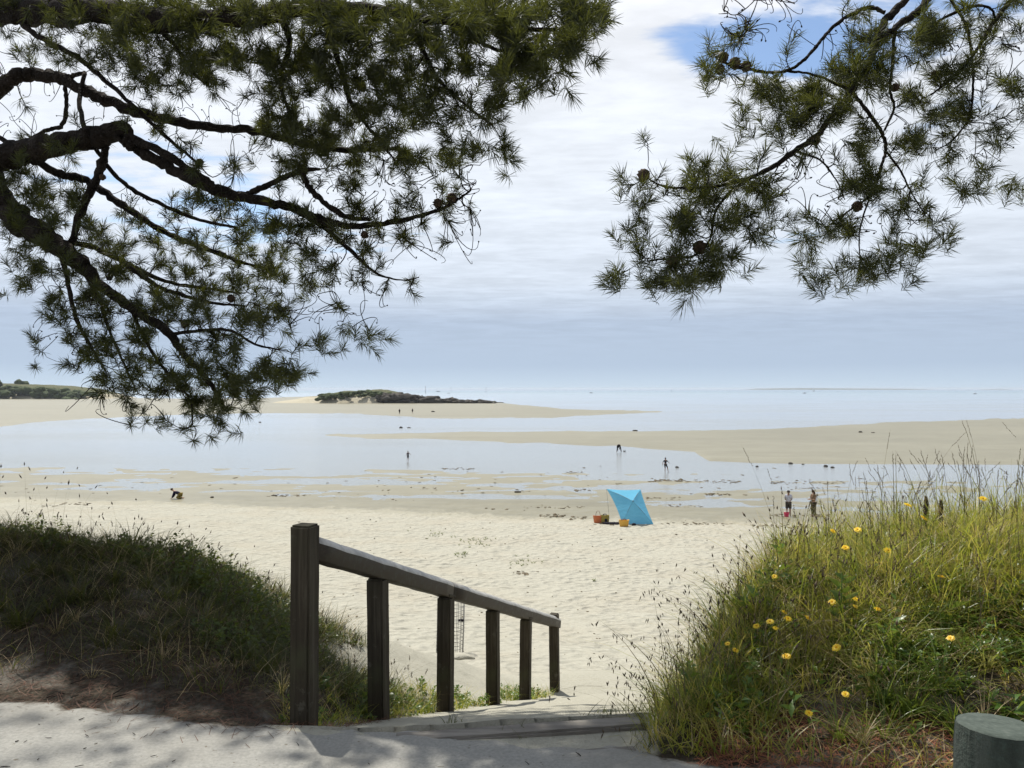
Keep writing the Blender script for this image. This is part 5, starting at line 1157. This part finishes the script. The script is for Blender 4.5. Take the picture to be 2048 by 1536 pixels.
# seaweed
MAT['weed'] = dist_mat('dried_seaweed', [(.3, (.06, .048, .028)), (.55, (.13, .103, .064)), (.75, (.20, .165, .11))], 3., .9, .8, .05)
g = Geo(); bm = bmesh.new(); bmesh.ops.create_icosphere(bm, subdivisions=1, radius=1); IV = np.array([q.co[:] for q in bm.verts]); IT = np.array([[q.index for q in f.verts] for f in bm.faces]); bm.free()
def weed_at(px, py, w_, h_, d=None):
    b_ = hit(px, py, 10, 300, True, 500)
    if b_ is None: return
    s_ = 1 + .5 * rng.normal(size=len(IV)).clip(-1, 1); sc_ = b_[1] / F
    g.add(b_ + (0, 0, h_ * sc_ * .2) + IV * s_[:, None] * (w_ * sc_ / 2, w_ * sc_ * rng.uniform(.5, 1.2), h_ * sc_ * .5), IT)
STR = [(1078, 1130, 1033, 3, 40), (1140, 1172, 1037, 2.5, 18), (1312, 1470, 1048, 2, 40), (1500, 1580, 1053, 3.5, 34), (1590, 1700, 1056, 3.5, 40), (1185, 1240, 1048, 2.5, 20), (1284, 1310, 1046, 2.5, 12),
       (1300, 1370, 962, 3, 44), (1370, 1480, 964, 2.2, 44), (1540, 1690, 966, 2.2, 44), (1410, 1460, 990, 3, 26), (1290, 1360, 997, 2.2, 24), (1330, 1410, 1013, 1.6, 20), (1570, 1640, 977, 1.6, 16),
       (1540, 1660, 1032, 2.5, 36), (1130, 1170, 946, 1.5, 14), (880, 960, 938, 1.5, 22), (1030, 1060, 984, 1.5, 8), (120, 180, 1009, 2.5, 24), (80, 110, 1012, 2, 8), (530, 620, 992, 1.5, 26), (1150, 1180, 981, 2, 10), (840, 880, 978, 1.2, 10), (1040, 1100, 1015, 1.2, 18), (1100, 1180, 1016, 1., 14), (955, 1050, 1019, 1, 16),
       (185, 245, 807, 1.6, 26), (1030, 1055, 1147, 4, 14)]
for x0, x1, y_, h_, n_ in STR:
    for _ in range(n_): weed_at(rng.uniform(x0, x1), y_ + rng.normal(0, .9 + h_ * .25), rng.uniform(2.5, 8), h_ * rng.uniform(.12, .42))
for _ in range(130): 
    px, py = rng.uniform(650, 2040), rng.normal(968, 17)
    if rng.random() < .45: px = rng.uniform(0, 1200); py = rng.normal(978, 14)
    weed_at(px, min(py, 1030), rng.uniform(2, 8), rng.uniform(.3, .8))
for _ in range(170): weed_at(rng.uniform(560, 1500), rng.uniform(1035, 1330), rng.uniform(1.5, 5), rng.uniform(.8, 2.))
tag(g.build('seaweed', MAT['weed']), 'dark strands of seaweed along the tide lines and over the wet flats', 'seaweed', kind='stuff')
# sparse young plants on the dry sand
for px, py, w_, n_, lab in ((925, 1108, 30, 16, 'small patch of sprouts on the sand, nearest above the handrail'), (960, 1085, 60, 34, 'thin wide patch of green sprouts on the open sand'), (1045, 1125, 46, 20, 'sparse sprouts on the sand left of the dark weed clump'), (1185, 1162, 6, 4, 'single tiny sprout alone on the sand right of the handrail'), (868, 1072, 50, 16, 'faint sprouts highest on the sand behind the handrail')):
    c0 = hit(px, py); r0 = root('sand_sprouts', c0, lab, 'plant', 'sprouts on the dry sand'); C = []
    for _ in range(n_):
        q = hit(px + rng.normal(0, w_ * .4), py + rng.normal(0, w_ * .10)); C.append(q)
    C = np.array(C); k = 7; B = np.repeat(C, k, 0); L = np.full(len(B), .0) + rng.uniform(.05, .15, len(B)); V, Q, _ = blades(B, L, rng.uniform(.012, .025, len(B)), rng.uniform(0, 6.28, len(B)), rng.uniform(.3, 1.2, len(B)), rng.uniform(.1, .5, len(B)), 3)
    mk('leaves', V, [Q], MAT['leaf_l'], r0)

# wire mesh cylinder on the sand
MAT['wire'] = simple('dull_wire', (.17, .165, .155), .5, .5)
c0 = hit(899, 1306); r_ = 27 / F * c0[1]; h_ = 112 / F * c0[1]
wg = root('wire_mesh_guard', c0, 'tall thin wire mesh cylinder standing on the sand behind the third rail post', 'wire guard')
for k in range(18):
    a = 2 * math.pi * k / 18; q = c0 + np.array((math.cos(a) * r_, math.sin(a) * r_, -.08)); g = Geo(); lean = np.array((.02, 0, 0)); g.tube([q, q + lean + (0, 0, h_ * .5), q + lean * 1.6 + (0, 0, h_ + .08 + .02 * math.sin(k * 5))], .0042, 4); g.build('upright_wire', MAT['wire'], wg)
for k in range(15):
    z_ = .05 + (h_ - .06) * k / 14; g = Geo(); t = np.linspace(0, 2 * math.pi, 25); g.tube([c0 + np.array((math.cos(q) * r_ + .03 * z_ / h_, math.sin(q) * r_, z_)) for q in t], .0036, 4, False); g.build('ring_wire', MAT['wire'], wg)
g = Geo(); q = c0 + (r_ * .9, -r_ * .5, h_ * .62); g.box(q, (1, 0, 0), (0, 1, 0), (0, 0, 1), .05, .012, .02); g.build('clip', MAT['dark_cloth'], wg)
lump('sand_heap', 910, 1316, 76, 15, MAT['sand'], 'low heap of sand and roots at the foot of the wire cylinder', 'heap', jit=.25, sink=.62, yd=1.0)

# small craft and marks out at sea
def sea_pt(px, d): return np.array(((px - CX) / F * d, d, W))
MAT['hull_white'] = simple('white_hull', (.7, .7, .7), .4); MAT['sail'] = simple('white_sail', (.82, .82, .80), .8); MAT['hull_dark'] = simple('dark_hull', (.05, .055, .07), .5)
def boat(px, d, L, hull_mat, label, sail=False):
    b_ = sea_pt(px, d); r0 = root('sailboat' if sail else 'small_boat', b_, label, 'boat'); V = []; st_ = [(-.5, .7), (-.2, 1), (.15, .95), (.38, .55), (.5, .04)]
    for t, w_ in st_:
        x_ = t * L; hw = w_ * L * .16; sh = L * (.10 + .05 * (t + .5) ** 2)
        for (a, z_) in ((-1, sh), (-.75, 0), (0, -L * .03), (.75, 0), (1, sh)): V.append(b_ + (x_, a * hw, z_))
    Q = [(i * 5 + j, i * 5 + j + 1, (i + 1) * 5 + j + 1, (i + 1) * 5 + j) for i in range(4) for j in range(4)] + [(i * 5, (i + 1) * 5, (i + 1) * 5 + 4, i * 5 + 4) for i in range(4)] + [(0, 4, 3, 1)]
    mk('hull', V, [np.array(Q), np.array([(1, 3, 2)])], hull_mat, r0)
    if sail:
        g = Geo(); g.tube([b_ + (.05 * L, 0, .1), b_ + (.05 * L, 0, L * 1.25)], [L * .012, L * .008], 6); g.build('mast', MAT['hull_white'], r0)
        a0, a1, a2 = b_ + (.03 * L, 0, L * 1.2), b_ + (.03 * L, 0, L * .2), b_ + (-.42 * L, .05 * L, L * .22); V = [a0, a1, a2, (a0 + a2) / 2 + (0, .06 * L, 0), (a1 + a2) / 2, (a0 + a1) / 2]
        mk('mainsail', V, [np.array([(0, 5, 3), (5, 1, 4), (5, 4, 3), (3, 4, 2)])], MAT['sail'], r0)
        mk('jib', [b_ + (.07 * L, 0, L * 1.05), b_ + (.09 * L, -.02 * L, L * .2), b_ + (.47 * L, 0, L * .18)], [np.array([(0, 1, 2)])], MAT['sail'], r0)
    else:
        g = Geo(); g.box(b_ + (-.05 * L, 0, L * .2), (1, 0, 0), (0, 1, 0), (0, 0, 1), L * .14, L * .09, L * .09); g.build('cabin', MAT['hull_white'], r0)
boat(1627, 2600, 11, MAT['hull_white'], 'white sailboat far out in front of the far coast', True)
boat(1609, 1500, 7, MAT['hull_dark'], 'small dark boat left of and nearer than the sailboat')
boat(1182, 1600, 7, MAT['hull_dark'], 'tiny dark boat out at sea above the blue shelter')
boat(876, 2400, 13, MAT['hull_dark'], 'small dark boat on the water just right of the islet summit')
boat(897, 1500, 5, MAT['hull_dark'], 'small low boat right of another, off the islet rocks')
boat(1950, 1300, 6, MAT['hull_dark'], 'small dark boat out near the right edge')
def mark(px, d, h_, label):
    b_ = sea_pt(px, d); r0 = root('sea_mark', b_, label, 'marker'); g = Geo(); g.tube([b_ - (0, 0, 1), b_ + (0, 0, h_)], [.45, .25], 8); g.build('pole', MAT['hull_dark'], r0)
    g = Geo(); g.tube([b_ + (0, 0, h_), b_ + (0, 0, h_ + 1.4)], [.9, .1], 8); g.build('topmark', MAT['hull_dark'], r0)
mark(851, 1500, 12.5, 'slim channel marker pole standing behind the islet'); mark(972, 1900, 12, 'slim channel marker pole right of the islet'); mark(902, 2600, 14, 'faint thin channel marker between the two clearer ones'); mark(1343, 2000, 6, 'short marker in the middle of the open sea')

# ---------------------------------------------------------------- people
SKIN = simple('skin', (.36, .22, .15), .6, .3, .1); SKIN2 = simple('tanned_skin', (.22, .125, .085), .6, .3, .1)
def cloth(name, c): return simple(name, c, .9, .1, .3, 9)
def skin_mesh(verts, edges, rad, sub=2):
    me = bpy.data.meshes.new('tmp'); me.from_pydata([tuple(q) for q in verts], edges, []); o = bpy.data.objects.new('tmp', me); COL.objects.link(o)
    md = o.modifiers.new('s', 'SKIN'); md.use_smooth_shade = True
    for i, q in enumerate(me.skin_vertices[0].data):
        r_ = rad[i]; q.radius = (r_, r_) if np.isscalar(r_) else r_; q.use_root = (i == 0)
    s2 = o.modifiers.new('b', 'SUBSURF'); s2.levels = s2.render_levels = sub
    dg = bpy.context.evaluated_depsgraph_get(); ev = o.evaluated_get(dg); out = bpy.data.meshes.new_from_object(ev)
    V = np.array([q.co[:] for q in out.vertices]); Fc = [tuple(q.vertices) for q in out.polygons]
    bpy.data.objects.remove(o); bpy.data.meshes.remove(me); bpy.data.meshes.remove(out)
    return V, Fc
J0 = dict(pel=(0, 0, .93), spi=(0, .01, 1.12), che=(0, 0, 1.32), nec=(0, .01, 1.47), hb=(0, .0, 1.545), hd=(0, -.005, 1.63), ht=(0, .0, 1.70),
          sl=(-.165, 0, 1.405), el=(-.215, .03, 1.13), wl=(-.225, -.04, .90), hl=(-.225, -.06, .83), sr=(.165, 0, 1.405), er=(.215, .03, 1.13), wr=(.225, -.04, .90), hr=(.225, -.06, .83),
          pl=(-.09, 0, .88), kl=(-.10, -.02, .49), al=(-.105, .02, .085), tl=(-.115, -.13, .03), pr=(.09, 0, .88), kr=(.10, -.02, .49), ar=(.105, .02, .085), tr=(.115, -.13, .03))
RAD = dict(pel=.115, spi=.105, che=.12, nec=.052, hb=.062, hd=.098, ht=.06, sl=.062, el=.043, wl=.031, hl=.034, sr=.062, er=.043, wr=.031, hr=.034, pl=.09, kl=.058, al=.038, tl=.032, pr=.09, kr=.058, ar=.038, tr=.032)
EDG = ['pel-spi', 'spi-che', 'che-nec', 'nec-hb', 'hb-hd', 'hd-ht', 'che-sl', 'sl-el', 'el-wl', 'wl-hl', 'che-sr', 'sr-er', 'er-wr', 'wr-hr', 'pel-pl', 'pl-kl', 'kl-al', 'al-tl', 'pel-pr', 'pr-kr', 'kr-ar', 'ar-tr']
def person(px, py, H, yaw, label, pose, clothes, skin=SKIN, hair=((.03, .02, .015), 'short'), group=None, snap=0.):
    """pose: joint overrides for a 1.70 m figure facing -Y; clothes: list of (name, joints, extra radius, material)"""
    b_ = hit(px, py); b_[2] -= .0
    J = {k: np.array(v, float) for k, v in J0.items()}
    for k, v in pose.items(): J[k] = np.array(v, float)
    s_ = H / 1.70; cz, sz = math.cos(yaw), math.sin(yaw)
    lowest = min(J['tl'][2], J['tr'][2], J['kl'][2] - .06, J['kr'][2] - .06) - .032
    def tow(v): v = np.asarray(v, float) - (0, 0, lowest); v = np.stack([v[..., 0] * cz - v[..., 1] * sz, v[..., 0] * sz + v[..., 1] * cz, v[..., 2]], -1); return v * s_ + b_
    names = list(J); rad = dict(RAD)
    verts = [J[k] for k in names]; rads = [rad[k] for k in names]; ed = [tuple(names.index(q) for q in e.split('-')) for e in EDG]
    for side, sg in (('l', 1), ('r', -1)):          # five fingers on each hand
        w_, h_ = J['w' + side], J['h' + side]; d = unit(h_ - w_); a = unit(np.cross(d, (0, 0, 1.)) + 1e-6) ; nn = np.cross(a, d); hi = names.index('h' + side)
        for f_, (o_, L) in enumerate(((-.024, .07), (-.009, .08), (.008, .078), (.023, .062), (.036, .045))):
            base_ = h_ + a * o_ * .9 + d * (.02 if f_ < 4 else -.015); k0 = len(verts)
            verts += [base_, base_ + d * L * .5 + a * (o_ * .3) , base_ + d * L * .85 + nn * .02 * sg]; rads += [.010, .009, .008]; ed += [(hi, k0), (k0, k0 + 1), (k0 + 1, k0 + 2)]
    order_ = ['pel'] + [k for k in names if k != 'pel']
    V, Fc = skin_mesh(verts, ed, rads)
    # nose and ears
    r0 = root('person', b_, label, 'person', group)
    f3 = [np.array([q for q in Fc if len(q) == 3] or np.zeros((0, 3), int)), np.array([q for q in Fc if len(q) == 4])]
    hd = J['hd']; up = unit(J['ht'] - J['hb']); fw = unit(np.cross(np.cross(up, (0, -1., 0)) + 1e-9, up)); rt = np.cross(fw, up)
    nV = [hd + fw * .092 + up * .012, hd + fw * .085 - rt * .014 - up * .03, hd + fw * .085 + rt * .014 - up * .03, hd + fw * .118 - up * .024]; k = len(V)
    V2 = list(V) + nV; T2 = [(k, k + 1, k + 3), (k, k + 3, k + 2), (k + 1, k + 2, k + 3)]
    for sg in (-1, 1):
        e_ = hd + rt * sg * .094; k = len(V2); V2 += [e_ + up * .03, e_ - up * .03, e_ + rt * sg * .022 + up * .01 - fw * .012, e_ - fw * .02]; T2 += [(k, k + 1, k + 2), (k, k + 2, k + 3), (k + 1, k + 3, k + 2)]
    T3 = np.vstack([f3[0].reshape(-1, 3), np.array(T2)])
    mk('body', tow(np.array(V2)), [T3, f3[1]], skin, r0, smooth=True)
    for nm, ch, ex, mt in clothes:
        used = []; 
        for e in ch:
            for q in e.split('-'):
                if q not in used: used.append(q)
        vs_ = [J[q] for q in used]; rs_ = [(rad[q] + (ex if np.isscalar(ex) else ex.get(q, .014))) for q in used]
        ed_ = [tuple(used.index(q) for q in e.split('-')) for e in ch]
        Vc, Fq = skin_mesh(vs_, ed_, rs_); mk(nm, tow(Vc), [np.array([q for q in Fq if len(q) == 3] or np.zeros((0, 3), int)), np.array([q for q in Fq if len(q) == 4])], mt, r0, smooth=True)
    hc, kind = hair; hm = simple('hair', hc, .7, .3, .3, 20)
    bm = bmesh.new(); bmesh.ops.create_icosphere(bm, subdivisions=3, radius=1); HV = np.array([q.co[:] for q in bm.verts]); HT = np.array([[q.index for q in f.verts] for f in bm.faces]); bm.free()
    loc = HV * (.104, .112, .108); face = (HV[:, 1] < -.25) & (HV[:, 2] < .35); loc[face] *= .80
    if kind == 'long':
        back = (HV[:, 2] < -.1) & (HV[:, 1] > -.15); loc[back, 2] = loc[back, 2] * 3.2; loc[back, 1] += .02
    else: loc[:, 2] = np.maximum(loc[:, 2], -.045)
    Vh = hd + up * .022 + np.outer(loc[:, 0], rt) + np.outer(loc[:, 1], -fw) + np.outer(loc[:, 2], up)
    mk('hair', tow(Vh), [HT], hm, r0, smooth=True)
    return r0, tow
SHIRT = ['che-spi', 'spi-pel', 'che-sl', 'sl-el', 'che-sr', 'sr-er']; LONG = SHIRT + ['el-wl', 'er-wr']; VEST = ['che-spi', 'spi-pel', 'che-sl', 'che-sr']
SHORT = ['pel-pl', 'pl-kl', 'pel-pr', 'pr-kr']; TROU = SHORT + ['kl-al', 'kr-ar']
person(1577, 1033, 1.66, R(160), 'person in a pale grey shirt and dark shorts standing on the wet sand', dict(el=(-.21, -.06, 1.15), wl=(-.12, -.22, 1.03), hl=(-.07, -.26, 1.03), er=(.21, -.06, 1.15), wr=(.12, -.22, 1.03), hr=(.07, -.26, 1.03), hd=(0, -.03, 1.62), ht=(0, -.03, 1.69)),
       [('shirt', SHIRT, .03, cloth('pale_shirt', (.42, .42, .48))), ('shorts', SHORT, {'kl': .045, 'kr': .045, 'pel': .03, 'pl': .035, 'pr': .035}, cloth('dark_shorts', (.05, .045, .04)))], SKIN2)
person(1627, 1034, 1.70, R(-75), 'person with long dark hair, brown top and dark trousers, facing left', dict(el=(-.2, -.05, 1.15), wl=(-.13, -.26, 1.12), hl=(-.1, -.33, 1.13), er=(.2, -.05, 1.15), wr=(.13, -.26, 1.12), hr=(.1, -.33, 1.13), hd=(0, -.03, 1.62), ht=(0, -.03, 1.69)),
       [('top', SHIRT, .025, cloth('brown_top', (.16, .10, .065))), ('trousers', TROU, {'kl': .04, 'kr': .04, 'pel': .025, 'pl': .03, 'pr': .03, 'al': .045, 'ar': .045}, cloth('dark_trousers', (.035, .028, .025)))], SKIN, ((.05, .03, .02), 'long'))
black = cloth('black_cloth', (.012, .012, .014))
person(1238, 905, 1.70, R(180), 'person in black bending over in the shallows with legs apart', dict(pel=(0, .05, .92), spi=(0, -.12, .98), che=(0, -.34, .90), nec=(0, -.46, .80), hb=(0, -.52, .75), hd=(0, -.58, .69), ht=(0, -.63, .64), sl=(-.17, -.36, .86), el=(-.18, -.42, .62), wl=(-.12, -.46, .42), hl=(-.10, -.48, .34), sr=(.17, -.36, .86), er=(.18, -.42, .62), wr=(.12, -.46, .42), hr=(.10, -.48, .34), pl=(-.1, .05, .88), kl=(-.22, .02, .48), al=(-.29, .04, .085), tl=(-.32, -.1, .03), pr=(.1, .05, .88), kr=(.22, .02, .48), ar=(.29, .04, .085), tr=(.32, -.1, .03)),
       [('top', LONG, .03, black), ('trousers', TROU, .025, black)])
person(1331, 944, 1.42, R(20), 'slim child in dark clothes wading with arms held out', dict(el=(-.34, .02, 1.20), wl=(-.42, -.02, .97), hl=(-.43, -.03, .90), er=(.36, .0, 1.22), wr=(.52, -.02, 1.06), hr=(.57, -.03, 1.02), kl=(-.06, -.02, .49), al=(-.05, .06, .085), tl=(-.05, -.1, .03), kr=(.22, -.12, .50), ar=(.36, .02, .085), tr=(.39, -.12, .03)),
       [('top', SHIRT, .006, cloth('dark_swim_top', (.03, .024, .026))), ('shorts', SHORT, .012, cloth('dark_swim_shorts', (.02, .017, .018)))], SKIN2)
person(816, 922, 1.12, R(10), 'small child in a dark top standing alone in the lagoon', dict(el=(-.28, .0, 1.16), wl=(-.36, -.05, .98), hl=(-.38, -.06, .92), er=(.34, .0, 1.2), wr=(.48, -.05, 1.06), hr=(.52, -.06, 1.03), kl=(-.13, -.02, .49), al=(-.17, .02, .085), tl=(-.18, -.12, .03)),
       [('top', VEST, .03, cloth('dark_child_top', (.02, .02, .026))), ('shorts', SHORT, .02, cloth('dark_child_shorts', (.03, .026, .03)))], SKIN2)
person(799, 828, 1.72, R(170), 'left one of two dark figures walking on the far sandbar', dict(kl=(-.1, -.1, .49), al=(-.1, .12, .085), tl=(-.1, .0, .03)), [('coat', LONG, .04, black), ('trousers', TROU, .02, black)])
person(825, 827, 1.66, R(200), 'right one of two dark figures walking on the far sandbar', dict(kr=(.1, -.1, .49), ar=(.1, .12, .085), tr=(.1, .0, .03)), [('coat', LONG, .03, black), ('shorts', SHORT, .02, black)])
kn, tow = person(352, 998.5, 1.62, R(-80), 'child in a navy top and olive trousers kneeling and digging in the sand', dict(pel=(0, .30, .36), spi=(0, .15, .44), che=(0, -.06, .54), nec=(0, -.18, .63), hb=(0, -.24, .67), hd=(0, -.30, .72), ht=(0, -.34, .78), sl=(-.16, -.08, .55), el=(-.2, -.16, .30), wl=(-.18, -.28, .08), hl=(-.18, -.35, .05), sr=(.16, -.08, .55), er=(.2, -.16, .30), wr=(.16, -.26, .08), hr=(.15, -.33, .05), pl=(-.09, .32, .33), kl=(-.13, .06, .075), al=(-.12, .46, .06), tl=(-.12, .60, .04), pr=(.09, .32, .33), kr=(.13, .06, .075), ar=(.12, .46, .06), tr=(.12, .60, .04)),
       [('top', LONG, .035, cloth('navy_top', (.014, .012, .032))), ('trousers', TROU, .035, cloth('olive_trousers', (.20, .15, .04)))])
# things people brought
MAT['pink'] = simple('pink_red_plastic', (.62, .05, .14), .5); MAT['bucket_dark'] = simple('dark_plastic', (.02, .02, .024), .5)
basket(1573, 1032, 11, 10, MAT['pink'], 'beach_bucket', 'pink red bucket in front of the person in the pale shirt', 'bucket', [(.95, .10, 0)], MAT['sail'], .9, .72, -.35)
basket(1249, 903, 5, 4, MAT['bucket_dark'], 'beach_bucket', 'small dark bucket in the shallows beside the bending person', 'bucket', [(.9, .12, 0)], MAT['bucket_dark'], 1., .8)

# ---------------------------------------------------------------- sea air
m = M('sea_haze'); v_ = m.n('ShaderNodeVolumePrincipled', {'Color': (.80, .87, .97), 'Density': 8e-5, 'Anisotropy': .2}); m.nt.links.new(v_.outputs[0], m.out.inputs['Volume'])
g = Geo(); g.box((0, 7100, 2.6), (1, 0, 0), (0, 1, 0), (0, 0, 1), 14000, 7200, 11.2)
hz = g.build('haze', m.m); tag(hz, 'thin bluish sea haze filling the air over the bay', 'haze', kind='stuff')
